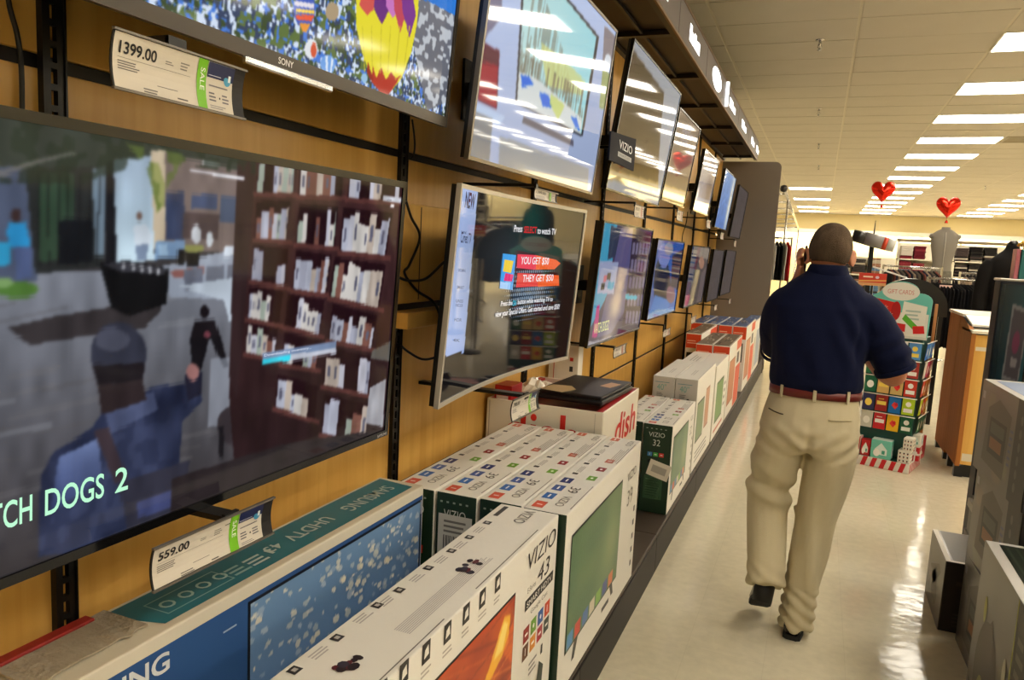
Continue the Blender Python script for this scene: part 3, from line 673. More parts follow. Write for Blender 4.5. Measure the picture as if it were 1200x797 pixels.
def paint_room(c, M, W_, H_):
    c.grad([(500, -80), (760, -80), (740, 300), (500, 300)], (176, 192, 226), (150, 164, 196), (600, 0), (640, 210))
    c.poly([(560, -40), (590, -40), (588, 20), (572, 40), (564, 60)], (120, 116, 140)); c.poly([(566, 50), (586, 60), (583, 128), (560, 118)], (90, 40, 60)); c.poly([(564, 72), (584, 78), (582, 126), (561, 116)], (150, 30, 56)); c.poly([(556, 120), (592, 136), (586, 148), (552, 132)], (176, 196, 226)); c.poly([(552, 130), (578, 140), (574, 190), (548, 186)], (120, 124, 130))
    # the canvas on the wall
    c.grad([(616, -60), (655, -10), (700, 45), (690, 100), (682, 158), (604, 120), (610, 60)], (178, 214, 216), (150, 206, 216), (620, 10), (690, 60))
    tr = [(616, -60), (640, 0), (660, 60), (672, 110), (640, 110), (608, 82), (612, 30)]
    c.put(c.mask(tr) * (c.noise(150, 6, 8) > 0.52), (104, 98, 84), 0.5); c.poly([(634, 50), (668, 78), (686, 96), (682, 112), (640, 100)], (196, 202, 128), 0.8); c.put(c.mask([(610, 60), (684, 104), (682, 142), (606, 100)]) * (c.noise(120, 8, 11) > 0.5), (110, 100, 84), 0.7)
    c.poly([(608, 84), (628, 92), (652, 112), (682, 140), (680, 158), (605, 120)], (202, 210, 212))
    c.poly([(610, 88), (620, 90), (626, 100), (612, 102)], (40, 104, 214)); c.poly([(632, 108), (642, 112), (648, 126), (636, 124)], (40, 104, 214)); c.poly([(668, 134), (676, 138), (680, 154), (674, 148)], (40, 110, 214)); c.poly([(646, 110), (662, 124), (654, 140), (644, 120)], (190, 204, 110), 0.8)
    for pts in ([(604, 120), (606, 119), (682, 157), (681, 160)], [(614, -60), (617, -60), (606, 119), (604, 119)], [(699, 42), (702, 44), (683, 160), (681, 158)], [(652, -14), (654, -16), (702, 44), (700, 46)]): c.poly(pts, (60, 60, 66))
    c.poly([(614, 136), (672, 164), (672, 172), (612, 144)], (92, 90, 104)); c.poly([(586, 158), (690, 196), (688, 224), (584, 200)], (140, 146, 152)); c.poly([(708, 30), (722, 44), (718, 80), (706, 70)], (130, 122, 128)); c.poly([(706, 80), (716, 88), (712, 130), (702, 126)], (150, 160, 110)); c.ell((712, 72), 4, 8, (206, 214, 224))
    c.blur(2)

def paint_plain(c0, c1, blobs=(), seed=0):
    def f(c, M, W_, H_):
        t = c.Y[..., None]; c.a = np.array(c0, float)*(1-t) + np.array(c1, float)*t
        for (x, y, rx, ry, col, al) in blobs: c.put(np.exp(-(((c.X-x)/rx)**2 + ((c.Y-y)/ry)**2)), col, al)
        c.a *= (0.92 + 0.16*c.noise(30, 18, seed)[..., None])
    return f

def paint_top3(c, M, W_, H_):
    c.a[:] = (62, 50, 42)  # brown of the mirrored ceiling, painted into the screen colour
    c.poly([(700, 300), (780, 300), (776, 214), (712, 196)], (196, 170, 110)); c.poly([(770, 300), (800, 300), (800, 110), (786, 96), (740, 30), (735, 50), (778, 110), (772, 180)], (176, 186, 200))
    c.poly([(705, 222), (776, 246), (776, 226), (710, 208)], (196, 196, 196)); c.blur(2)
def paint_top4(c, M, W_, H_):
    c.a[:] = (124, 108, 98); c.poly([(772, 240), (804, 250), (806, 224), (776, 214)], (206, 176, 112)); c.blur(1)
    def extra(scr, M, bend):
        s = Sheet(M, z=0.0012); s.text('SmartCast', W_*0.25, H_*0.8, 0.05, (200, 196, 206), w=W_*0.5); s.text('Ultra HD', W_*0.25, H_*0.7, 0.03, (180, 176, 190), w=W_*0.3); s.build('lettering', scr, SCRDIM)
    return extra

def paint_offer(c, M, W_, H_):
    c.a[:] = (16, 15, 17)
    W3 = c.W
    # blue vertical strip at the left of the picture with the advert list
    c.M = M @ Matrix.Translation((0, 0, -0.018)); c.poly([(525, 210), (561, 226), (546, 412), (500, 420)], (160, 180, 224)); c.M = M
    c.put(np.exp(-(((c.X-0.45)/0.28)**2 + ((c.Y-0.66)/0.22)**2)), (46, 58, 66), 0.8); c.put(np.exp(-(((c.X-0.56)/0.12)**2 + ((c.Y-0.9)/0.14)**2)), (20, 70, 60), 0.7)
    c.put(np.exp(-(((c.X-0.30)/0.10)**2 + ((c.Y-0.35)/0.3)**2)), (40, 34, 30), 0.6)
    # halftone dots around the message
    def extra(scr, M, bend):
        s = Sheet(M, z=0.0012, bend=bend); P = lambda x, y: px_on(M @ Matrix.Translation((0, 0, -0.042 if x > 565 else -0.014)), x, y)
        R = random.Random(3); a = P(588, 305); b = P(648, 356)
        cx, cy = (a[0]+b[0])/2, (a[1]+b[1])/2
        for i in range(26):
            for j in range(15):
                u = cx + (i-12.5)*0.022 + (j % 2)*0.011; v = cy - 0.02 + (j-7)*0.018
                d = abs((i-12.5)/13)**2 + abs((j-7)/8)**2
                if d < 1: s.ell(u, v, 0.0085*(1.15-d), 0.0075*(1.15-d), (120, 138, 156), n=8)
        def quad(p, col, dz): s.poly([P(*q) for q in p], col, dz)
        quad([(589, 297), (605, 299), (601, 340), (585, 338)], (70, 160, 230), 0.0006); quad([(591, 304), (602, 306), (599, 320), (589, 318)], (240, 206, 70), 0.0009); quad([(592, 320), (602, 322), (600, 330), (590, 329)], (226, 60, 120), 0.0012); quad([(607, 298), (628, 299), (648, 304), (652, 308), (646, 315), (625, 316), (606, 314)], (226, 70, 90), 0.0006); quad([(628, 299), (648, 304), (652, 308), (646, 315), (627, 316)], (232, 92, 46), 0.0009)
        quad([(607, 320), (650, 322), (650, 334), (605, 337)], (224, 70, 66), 0.0006); quad([(630, 321), (650, 322), (650, 334), (629, 336)], (232, 92, 40), 0.0009)
        wht = (236, 236, 240)
        def tx(t, p0, p1, h, col=wht, bold=0.01, dz=0.0016):
            a, b = P(*p0), P(*p1); s.text(t, a[0], a[1], h, col, w=b[0]-a[0], rot=math.atan2(b[1]-a[1], b[0]-a[0]), bold=bold, dz=dz)
        tx('YOU GET $50', (610, 311), (640, 311), 0.034); tx('THEY GET $50', (612, 332), (644, 330), 0.034)
        tx('Press', (602, 272), (612, 272), 0.026); tx('SELECT', (614, 273), (628, 273.5), 0.026, (216, 40, 46)); tx('to watch TV', (629, 274), (648, 275), 0.026)
        tx('Press the      button while watching TV to', (586, 361), (643, 354), 0.026); tx('OK', (600.5, 358.8), (605, 358.2), 0.022, (60, 190, 220)); tx('view your Special Offers. Get started and save $50!', (579, 374), (649, 363), 0.03)
        bl = (24, 30, 60); tx('NEW', (541, 243), (556, 246), 0.05, bl, 0.03); tx('SAMSUNG', (536.5, 273), (545, 274.5), 0.008, bl); tx('Curved TV', (536, 284), (552, 286), 0.034, bl)
        for (y, t) in ((318, 'UHD DIMMING'), (338, 'SMART'), (354, 'UN55'), (359, 'PURCOLOR'), (376, 'HDR'), (400, '4K')): tx(t, (534-(y-318)*.07, y), (545-(y-318)*.07, y+1), 0.010, (70, 84, 120))
        s.build('lettering', scr, SCR, 'coloured offer text')
    return extra

def paint_low3(c, M, W_, H_):
    c.a[:] = (70, 62, 96)
    c.poly([(690, 250), (724, 262), (712, 345), (684, 400), (680, 330)], (70, 170, 210)); c.poly([(716, 265), (728, 270), (724, 300), (712, 305)], (40, 60, 90)); c.poly([(728, 268), (744, 270), (735, 360), (716, 390), (700, 395), (715, 330)], (96, 92, 140)); c.poly([(742, 268), (768, 278), (752, 390), (728, 388), (736, 330)], (58, 46, 66))
    for k in range(5):
        y = 284 + k*20
        for i in range(6): x = 742 + i*3.8 - k*2; c.poly([(x, y), (x+2.6, y+1), (x+1, y+15), (x-1.6, y+14)], (126, 118, 150))
    c.poly([(703, 306), (725, 308), (719, 345), (700, 344)], (168, 178, 214)); c.poly([(712, 320), (716, 320), (715, 328), (711, 328)], (30, 30, 40)); c.poly([(705, 332), (709, 332), (708, 340), (704, 340)], (20, 26, 40)); c.poly([(713, 330), (720, 331), (718, 340), (712, 339)], (50, 170, 210)); c.poly([(708, 322), (712, 322), (710, 330), (707, 330)], (210, 90, 120))
    c.poly([(694, 395), (700, 358), (703, 356), (700, 394)], (206, 40, 140)); c.poly([(690, 400), (748, 388), (746, 396), (688, 405)], (150, 150, 170)); c.poly([(722, 394), (740, 388), (748, 394), (735, 402)], (190, 60, 90)); c.poly([(733, 345), (747, 346), (746, 351), (733, 350)], (60, 190, 220)); c.blur(1)
    def extra(scr, M, bend):
        s = Sheet(M, z=0.0012); a = px_on(M, 695, 392); b = px_on(M, 712, 388); s.text('WATCH DOGS 2', a[0], a[1], 0.06, (220, 226, 150), w=b[0]-a[0]); s.build('lettering', scr, SCR)
    return extra
def paint_low4(c, M, W_, H_):
    c.grad([(740, 250), (820, 250), (820, 400), (740, 400)], (30, 80, 170), (40, 110, 200), (780, 270), (780, 375)); c.ell((776, 335), 10, 34, (30, 36, 62)); c.ell((778, 300), 7, 14, (120, 130, 200)); c.poly([(768, 345), (786, 352), (778, 375), (760, 370)], (44, 130, 214)); c.ell((786, 345), 5, 10, (140, 96, 120)); c.poly([(788, 300), (804, 290), (796, 340), (786, 336)], (36, 40, 70)); c.poly([(757, 378), (792, 368), (792, 362), (770, 362), (758, 370)], (130, 170, 214)); c.ell((784, 292), 5, 8, (190, 170, 160), 0.7); c.blur(1)
def paint_low5(c, M, W_, H_):
    c.a[:] = (62, 60, 72); c.poly([(800, 270), (818, 284), (812, 330), (798, 372), (790, 340)], (40, 60, 100)); c.poly([(804, 345), (809, 345), (806, 358), (802, 358)], (170, 40, 110)); c.poly([(814, 284), (832, 292), (830, 305), (812, 300)], (150, 140, 130)); c.ell((822, 308), 3, 7, (176, 130, 110)); c.poly([(822, 320), (832, 306), (824, 356), (816, 356)], (96, 88, 96)); c.blur(1)
def paint_grey(c, M, W_, H_):
    c.a[:] = (66, 66, 78); c.a *= (0.8 + 0.35*c.noise(24, 20, 4)[..., None]); c.blur(1)

T = {}
T['game'] = tv('large black television showing a video game street and bookcase', 0.606, 1.918, 0.12, 0.158, 1.035, 1.783, BEZ_B, 0.018, paint_game, res=(420, 240), mat=SCRM)
T['ball'] = tv('dark-framed television showing hot air balloons over a snowy town', 0.72, 2.165, 0.15, 0.212, 1.975, 2.80, BEZ_G, 0.016, paint_balloons, res=(520, 290), bottom=0.03, mat=SCRM)
T['room'] = tv('thin silver-framed television showing a bright room with wall canvas', 2.225, 3.645, 0.20, 0.275, 1.886, 2.66, BEZ_S, 0.012, paint_room, res=(260, 150))
T['top3'] = tv('thin-framed television with a brown picture behind a small dark sign', 3.89, 5.28, 0.20, 0.30, 1.935, 2.69, BEZ_B, 0.010, paint_top3, mat=SCRDIM, res=(140, 80))
T['top4'] = tv('upper row television with pale lettering on a taupe screen', 5.36, 6.30, 0.20, 0.285, 1.99, 2.62, BEZ_B, 0.009, paint_top4, mat=SCRDIM, res=(120, 70))
T['top5'] = tv('upper row television with a steel blue and beige picture', 6.76, 7.70, 0.20, 0.27, 2.0, 2.53, BEZ_B, 0.012, paint_plain((84, 110, 160), (150, 136, 120), ((0.75, 0.5, 0.25, 0.6, (56, 50, 70), 0.8), (0.1, 0.3, 0.06, 0.1, (250, 246, 235), 0.9))), res=(90, 60))  # bluish reflection is painted into the screen colours
T['top6'] = tv('upper row television with a sky blue picture and white stripe', 8.27, 9.32, 0.20, 0.27, 1.915, 2.53, BEZ_B, 0.012, paint_plain((70, 110, 176), (130, 156, 196), ((0.85, 0.5, 0.12, 0.6, (236, 226, 196), 0.9),)), res=(90, 60))
T['top7'] = tv('dark switched-off upper television next to the grey end panel', 9.75, 10.98, 0.20, 0.27, 1.86, 2.50, BEZ_B, 0.012, paint_grey, mat=SCRDIM, res=(60, 40))
T['curve'] = tv('curved silver television showing a red and blue offer on black', 2.075, 3.40, 0.205, 0.255, 1.095, 1.797, BEZ_W, 0.014, paint_offer, res=(240, 130), curve=0.045, deep=0.05, wx=WX+0.0955, ah=0.68)
T['low3'] = tv('black television with bright blue app panel and bookshelf picture', 3.905, 5.18, 0.15, 0.20, 1.085, 1.775, BEZ_B, 0.012, paint_low3, mat=SCRL, res=(200, 110), deep=0.075)
T['low4'] = tv('black television with a blue underwater looking picture', 5.41, 6.55, 0.15, 0.19, 1.122, 1.722, BEZ_B, 0.012, paint_low4, mat=SCRL, res=(130, 70), deep=0.07)
T['low5'] = tv('black television with a dim navy and grey street picture', 6.98, 8.16, 0.15, 0.19, 1.122, 1.705, BEZ_B, 0.012, paint_low5, mat=SCRL, res=(100, 60), deep=0.07)
T['low6'] = tv('grey-screened television second from the grey end panel', 8.50, 9.46, 0.15, 0.19, 1.10, 1.69, BEZ_B, 0.012, paint_grey, mat=SCRDIM, res=(60, 40), deep=0.06)
T['low7'] = tv('grey-screened lower television right beside the grey end panel', 9.70, 10.83, 0.15, 0.19, 1.12, 1.70, BEZ_B, 0.012, paint_grey, mat=SCRDIM, res=(60, 40), deep=0.06)

MB().bevel_box((0.153, 1.255, 1.958), (0.168, 1.55, 1.9735), 0.003, seg=1).build('chrome_strip', CHROME, T['ball'][0])
# dark sign on the third upper television
F = frame((0.315, 3.50, 2.04), (0, 1, 0), (0.01, 0, 1)); r = root('brand_sign', 'small dark blue brand sign plate beside the brown-screened television', 'sign', (0, 0, 0), M=F)
MB().prism([(0, 0), (0.50, 0.0), (0.50, 0.165), (0, 0.13)], F, -0.004, 0.004).build('plate', pmat('sign_navy', (20, 22, 34), 0.7, 0.15), r)
MB().box((0.226, 3.92, 2.07), (0.311, 3.94, 2.09)).build('clip', BLACKM, r)
s = Sheet(F, z=0.0045); s.text('VIZIO', 0.16, 0.075, 0.04, (210, 214, 222), w=0.27, bold=0.004); s.rect(0.15, 0.035, 0.43, 0.058, (140, 144, 150)); s.text('SMARTCAST', 0.17, 0.040, 0.012, (30, 32, 40), w=0.22, dz=0.0008); s.build('lettering', r)

# plywood box behind the curved television, with ledge
mbx = root('mounting_box', 'maple mounting box with ledge behind the curved television', 'mounting box', (0.05, 3.0, 1.33))
MB().bevel_box((WX+0.0165, 2.20, 1.400), (WX+0.095, 4.10, 1.742), 0.003, seg=1).build('front_board', MAPLE, mbx)
MB().bevel_box((WX+0.0165, 2.18, 1.322), (0.03, 3.9, 1.376), 0.003, seg=1).build('ledge', MAPLE, mbx)
MB().box((WX+0.0165, 2.21, 1.376), (WX+0.08, 4.09, 1.400)).build('shadow_gap', BLACKM, mbx)  # black strip stands in for the shade under the front board
MB().box((WX+0.095, 2.36, 1.41), (WX+0.096, 2.365, 1.735)).build('joint', BLACKM, mbx)

# ---- price tag holders on arms
HOLD = pmat('tag_holder', (34, 32, 32), 0.55, 0.3); HOLDE = pmat('tag_rim', (112, 106, 98), 0.35, metal=0.4)
def price_tag(label, x, y0, y1, z0, z1, price, xa, za, big=True, side=0.5, sale=True, slant=0.0):
    """concave tag holder, label paper bowed inside; arm from (xa,za) at the television"""
    M = frame((x, y0, z0), (0, 1, 0), (slant, 0, 1)); W_ = y1 - y0; H_ = z1 - z0
    r = root('price_tag', label, 'price tag', (0, 0, 0), M=M)
    bow = 0.008 if big else 0.004
    bend = lambda q: V((q.x, q.y, q.z - bow*4*(q.y/H_)*(1-q.y/H_)))
    b = MB(); n = 8
    for k in range(n):
        v0, v1 = H_*k/n, H_*(k+1)/n
        P = [(0, v0, -0.003), (W_, v0, -0.003), (W_, v1, -0.003), (0, v1, -0.003), (0, v0, 0), (W_, v0, 0), (W_, v1, 0), (0, v1, 0)]
        b.add([M @ bend(V(p)) for p in P], [(0,3,2,1),(4,5,6,7),(0,1,5,4),(1,2,6,5),(2,3,7,6),(3,0,4,7)])
    b.build('holder', HOLD, r)
    MB().box((-0.001, H_-0.003, -0.004), (W_+0.001, H_+0.001, 0.003), M=M).box((-0.001, -0.001, -0.004), (W_+0.001, 0.003, 0.003), M=M).build('rim', HOLDE, r)
    s = Sheet(M, z=0.0008, bend=bend); pw = W_*0.9
    for k in range(n):
        v0, v1 = 0.004 + (H_-0.008)*k/n, 0.004 + (H_-0.008)*(k+1)/n; s.rect(0.003, v0, pw, v1, (208, 200, 186))
    s.build('label_paper', r)
    s = Sheet(M, z=0.0016, bend=bend)
    ink = (30, 30, 34)
    if big:
        if sale:
            keep = s.mb; s.mb = s.piece('sale_stripe')
            for k in range(n):
                v0, v1 = 0.004 + (H_-0.008)*k/n, 0.004 + (H_-0.008)*(k+1)/n; s.rect(W_*0.60, v0, W_*0.675, v1, (116, 186, 36))
            s.mb = keep; s.text('SALE', W_*0.625, H_*0.80, W_*0.035, (240, 240, 232), rot=-math.pi/2, w=H_*0.42)
        s.text(price, W_*0.045, H_*0.62, H_*0.21, ink, w=W_*0.225 if len(price) < 7 else W_*0.25, bold=0.022)
        s.rect(W_*0.04, H_*0.555, W_*0.55, H_*0.562, (120, 116, 110)); s.lines(W_*0.04, H_*0.36, W_*0.2, H_*0.53, 4, (110, 106, 102)); s.lines(W_*0.36, H_*0.66, W_*0.42, H_*0.74, 2, (140, 136, 130)); s.lines(W_*0.47, H_*0.64, W_*0.54, H_*0.8, 3, (130, 126, 120)); s.lines(W_*0.2, H_*0.06, W_*0.32, H_*0.16, 2, (110, 106, 102)); s.lines(W_*0.3, H_*0.22, W_*0.45, H_*0.25, 1, (120, 116, 110)); s.lines(W_*0.44, H_*0.08, W_*0.52, H_*0.14, 1, (90, 86, 84))
        keep = s.mb; s.mb = s.piece('offer_panel'); s.rect(W_*0.68, H_*0.66, W_*0.9, H_*0.95, (36, 44, 84)); s.lines(W_*0.69, H_*0.7, W_*0.82, H_*0.93, 3, (196, 200, 214), 0.4, 0.2, dz=0.0004); s.ell(W_*0.85, H_*0.68, W_*0.03, H_*0.11, (70, 150, 190), dz=0.0004); s.rect(W_*0.855, H_*0.66, W_*0.875, H_*0.8, (210, 222, 226), dz=0.0006)
        s.mb = keep; s.lines(W_*0.7, H_*0.5, W_*0.86, H_*0.56, 1, (120, 116, 118), jitter=0.1); s.lines(W_*0.7, H_*0.22, W_*0.76, H_*0.42, 3, (100, 98, 104)); s.ell(W_*0.79, H_*0.3, W_*0.006, H_*0.022, ink); s.lines(W_*0.81, H_*0.22, W_*0.87, H_*0.42, 3, (110, 106, 110)); s.lines(W_*0.7, H_*0.08, W_*0.84, H_*0.16, 2, (140, 136, 136))
    else:
        s.text(price, W_*0.06, H_*0.55, H_*0.28, (60, 60, 70), w=W_*0.4); s.lines(W_*0.06, H_*0.1, W_*0.5, H_*0.45, 4, (140, 136, 136)); s.rect(W_*0.6, H_*0.08, W_*0.7, H_*0.92, (120, 170, 70) if sale else (180, 120, 110)); s.lines(W_*0.73, H_*0.1, W_*0.88, H_*0.9, 5, (120, 120, 130))
    s.build('printing', r)
    ya = y0 + W_*side
    a = MB(); w2 = 0.02 if big else 0.012
    a.box((min(xa, x)-0.002, ya-w2, za-0.006), (max(xa, x-0.004), ya+w2, za+0.006)); a.box((x-0.012, ya-w2, min(za, z1)-0.012), (x-0.003, ya+w2, max(za, z1)+0.004)); a.build('arm', BLACKM, r)
    return r
price_tag('curved price tag reading 1399.00 with green sale stripe', 0.2, 0.915, 1.215, 1.838, 1.932, '1399.00', 0.145, 1.945, slant=0.03, side=0.45)
price_tag('curved price tag reading 559.00 below the video game television', 0.2, 0.985, 1.315, 0.95, 1.035, '559.00', WX+0.0018, 1.028, slant=0.02, side=0.62)
price_tag('tilted price tag with green stripe below the curved television', 0.32, 2.44, 2.72, 0.995, 1.075, '798.00', WX+0.0018, 1.068, side=0.5)
price_tag('price tag standing on top of the curved television', 0.2, 2.86, 3.14, 1.808, 1.85, '1399.00', WX+0.0018, 1.862, big=False, side=0.1)
for (lab, y0, y1, z0, z1, za, xa) in (('price tag hanging below the television with blue app panel', 4.33, 4.64, 0.985, 1.045, 1.05, WX+0.0018), ('price tag hanging below the television with underwater picture', 5.86, 6.16, 0.965, 1.02, 1.06, WX+0.0018), ('price tag hanging below the dim navy television', 7.24, 7.54, 0.965, 1.03, 1.06, WX+0.0018), ('small price tag below the second grey-screened television', 8.9, 9.15, 0.99, 1.05, 1.05, WX+0.0018), ('small price tag below the lower television at the end panel', 10.38, 10.63, 0.99, 1.05, 1.05, 0.016),
    ('price tag hanging below the brown-screened upper television', 4.6, 4.88, 1.83, 1.905, 1.915, WX+0.0018), ('price tag hanging below the taupe upper television', 6.05, 6.33, 1.88, 1.96, 1.975, WX+0.0018), ('price tag below the steel blue and beige upper television', 7.72, 8.0, 1.89, 1.97, 1.985, WX+0.0018), ('price tag below the sky blue upper television', 8.9, 9.2, 1.81, 1.885, 1.90, WX+0.0018), ('price tag below the dark upper television at the end panel', 10.42, 10.67, 1.75, 1.83, 1.845, WX+0.0018)):
    price_tag(lab, 0.2, y0, y1, z0, z1, '298.00', xa, za, big=False, side=0.08, sale=False)

# ---- power cables on the wall
def cable(label, pts, r=0.004, n=6):
    P = [V(p) for p in pts]; out = []
    for i in range(len(P)-1):
        p0, p1, p2, p3 = P[max(i-1, 0)], P[i], P[i+1], P[min(i+2, len(P)-1)]
        for k in range(n):
            t = k/n; out.append(0.5*((2*p1) + (p2-p0)*t + (2*p0-5*p1+4*p2-p3)*t*t + (3*p1-p0-3*p2+p3)*t**3))
    out.append(P[-1]); solid('power_cable', MB().tube(out, r, 6), CABLE, label, 'cable')
def wp(px, py, x):
    d = ROT @ _dir(px, py); t = (x - CAMP.x)/d.x; return CAMP + d*t
cable('black cable hanging down the wall beside the double standard', [wp(8, -60, WX+.01), wp(10, 0, WX+.01), wp(20, 40, WX+.012), wp(25, 80, WX+.01), wp(26, 140, WX+.01), wp(26, 190, WX+.03)], 0.005)
cable('wavy black cable on the maple mounting box', [wp(476, 236, -.02), wp(482, 255, -.02), wp(492, 278, -.025), wp(480, 310, -.025), wp(474, 320, -.025), wp(488, 340, -.02), wp(506, 352, .0), wp(514, 365, .05), wp(518, 382, .06)], 0.005)
cable('black cable crossing the mounting box to the curved television', [wp(467, 325, -.005), wp(480, 329, -.003), wp(500, 326, .0), wp(522, 306, .05), wp(540, 300, .09)], 0.005)
cable('black cable sagging under the mounting box ledge', [wp(470, 405, WX+.02), wp(478, 412, WX+.03), wp(495, 421, -.05), wp(512, 418, .0), wp(525, 408, .06)], 0.0045)
cable('thin cable dangling below the balloon television', [wp(483, 140, WX+.03), wp(486, 165, WX+.03), wp(485, 180, WX+.03), wp(481, 187, WX+.025)], 0.0035)
cable('thin cable hanging beside the television with underwater picture', [wp(806, 248, WX+.03), wp(804, 262, WX+.02), wp(800, 275, WX+.02), wp(799, 290, WX+.02)], 0.005)
# ================================================================== cartons on the platform
DZ = 0.2055
PICT = pmat('printed_picture', (255, 255, 255), 0.35, 0.4, attr=True)
WHT = (226, 222, 212); OFF = (214, 208, 194); DGR = (26, 50, 34)
def carton(label, x0, x1, y0, y1, z0, z1, cols=None, group=None, name='television_carton', body=WHT):
    r = root(name, label, 'carton', ((x0+x1)/2, (y0+y1)/2, z0), group)
    MB().bevel_box((x0, y0, z0), (x1, y1, z1), 0.004, cols=cols or [OFF, body, DGR, body, DGR, body], seg=2).build('box', CARD, r)
    F = {'front': frame((x1, y0, z0), (0, 1, 0), (0, 0, 1)), 'top': frame((x1, y0, z1), (0, 1, 0), (-1, 0, 0)), 'near': frame((x0, y0, z0), (1, 0, 0), (0, 0, 1)), 'side': frame((x0, y1, z0), (0, -1, 0), (0, 0, 1))}
    return r, F, (y1-y0), (x1-x0), (z1-z0)
INKC = (52, 50, 50)
APPS = [(214, 70, 50), (50, 120, 190), (60, 90, 160), (40, 56, 120), (120, 170, 60), (150, 40, 44), (230, 140, 40), (60, 60, 66)]
def icon(s, u, v, w, h, col, seed=0, dz=0.0):
    keep = s.mb; s.mb = s.piece('icon'); s.rect(u, v, u+w, v+h, col, dz); R = random.Random(seed)
    lite = (230, 228, 222)
    k = R.choice('sbx')
    if k == 's': s.rect(u+w*.25, v+h*.42, u+w*.75, v+h*.58, lite, dz+.0003)
    elif k == 'b': s.rect(u+w*.42, v+h*.25, u+w*.52, v+h*.75, lite, dz+.0003)
    else: s.ell(u+w/2, v+h/2, w*.16, h*.16, lite, dz+.0003, 10)
    s.mb = keep

# ---- blue carton by the wall, its near end torn open
r, F, L, D, H = carton('blue and teal television carton with torn near end beside the wall', 0.0, 0.165, 0.80, 2.085, DZ, 0.838, cols=[OFF, (200, 190, 168), (150, 120, 86), (206, 198, 180), OFF, OFF])
f = F['front']; s = Sheet(f)
ul, vt = px_on(f, 293, 716); ur, vt2 = px_on(f, 500, 578)
vt = (vt + vt2)/2
s.rect(0.008, 0.008, L-0.008, H-0.030, (46, 82, 136)); s.rect(ul-0.008, 0.03, L-0.014, vt+0.008, (22, 26, 36), 0.0004)
a = px_on(f, 118, 797); b_ = px_on(f, 198, 784); s.build('printed_front', r)
s = Sheet(f, z=0.0016); s.text('SAMSUNG', b_[0]-.30, b_[1], 0.042, (206, 210, 214), w=.30, bold=0.02)
q = px_on(f, 265, 740); s.rect(q[0]-0.01, q[1], q[0]+0.03, q[1]+0.004, (150, 170, 196)); s.rect(L-0.02, H-0.09, L-0.012, H-0.045, (150, 150, 160)); s.build('lettering', r)
c = Canvas(260, 110, (84, 116, 166)); c.put(np.clip(c.Y*1.1-.2, 0, 1)*0.7, (120, 156, 190)); R = random.Random(4)
c.poly([(0, 0), (0, 0.35), (0.25, 0.28), (0.45, 0)], (40, 100, 160))
for k in range(420):
    x, y = R.random(), R.random()**0.8; w_ = R.uniform(.006, .018)
    c.ell((x, y), w_, w_*R.uniform(.6, 1.3), R.choice([(226, 216, 190), (206, 204, 192), (160, 176, 196)]), R.uniform(.5, 1), R.uniform(-.6, .6))
c.build('picture', f @ Matrix.Translation((ul, 0.035, 0)), (L-0.022)-ul, vt-0.035, PICT, r, z=0.0018)
t = F['top']; s = Sheet(t); y1_ = 1.045-0.80
s.poly([(y1_+0.02, 0.022), (L-0.035, 0.022), (L-0.018, D-0.012), (y1_-0.02, D-0.012)], (40, 104, 116)); s.build('printed_top', r)
s = Sheet(t, z=0.0016); pale = (170, 182, 176)
def flip(tx, u, v, h, w_, col=pale, bold=0.01): s.text(tx, u, v, h, col, w=w_, rot=math.pi, bold=bold)
flip('SAMSUNG', L-0.075, 0.105, 0.046, 0.24); flip('UHDTV', L-0.39, 0.105, 0.042, 0.18); flip('43', L-0.60, 0.100, 0.034, 0.05); s.lines(L-0.73, 0.05, L-0.66, 0.1, 3, pale); s.outline(L-0.99, 0.045, L-0.80, 0.115, 0.003, (130, 160, 156))
for k in range(4): s.ring(L-0.96+k*0.05, 0.08, 0.011, 0.017, (150, 176, 170), n=10)
s.lines(L-0.79, 0.05, L-0.735, 0.1, 3, (130, 160, 156)); s.rect(L-0.655, 0.06, L-0.645, 0.09, pale); s.build('lettering', r)
# torn flaps and the red packing inside
TORN = pmat('torn_card', (150, 138, 118), 0.9, var=(30, 0.25), bump=(60, 0.8))
g = MB(); n = 12; R = random.Random(8)
top = []; bot = []
for i in range(n+1):
    y = 0.802 + 0.235*i/n; top.append((0.012+R.uniform(-.004, .004), y, 0.8395+R.uniform(0, .006))); bot.append((0.125+R.uniform(-.004, .006), y, 0.8395+R.uniform(0, .004)))
vs = top + bot + [(p[0], p[1], p[2]+0.004) for p in top] + [(p[0], p[1], p[2]+0.004) for p in bot]; m = n+1
for i in range(n):
    g.add([vs[j] for j in (i, i+1, m+i+1, m+i, 2*m+i, 2*m+i+1, 3*m+i+1, 3*m+i)], [(0,1,2,3),(7,6,5,4),(0,4,5,1),(2,6,7,3),(1,5,6,2),(0,3,7,4)])
g.build('torn_flap', TORN, r)
MB().bevel_box((0.004, 0.815, 0.846), (0.03, 1.0, 0.853), 0.002, seg=1).build('packing_strip', pmat('red_packing', (140, 34, 28), 0.5, var=(60, 0.4)), r)

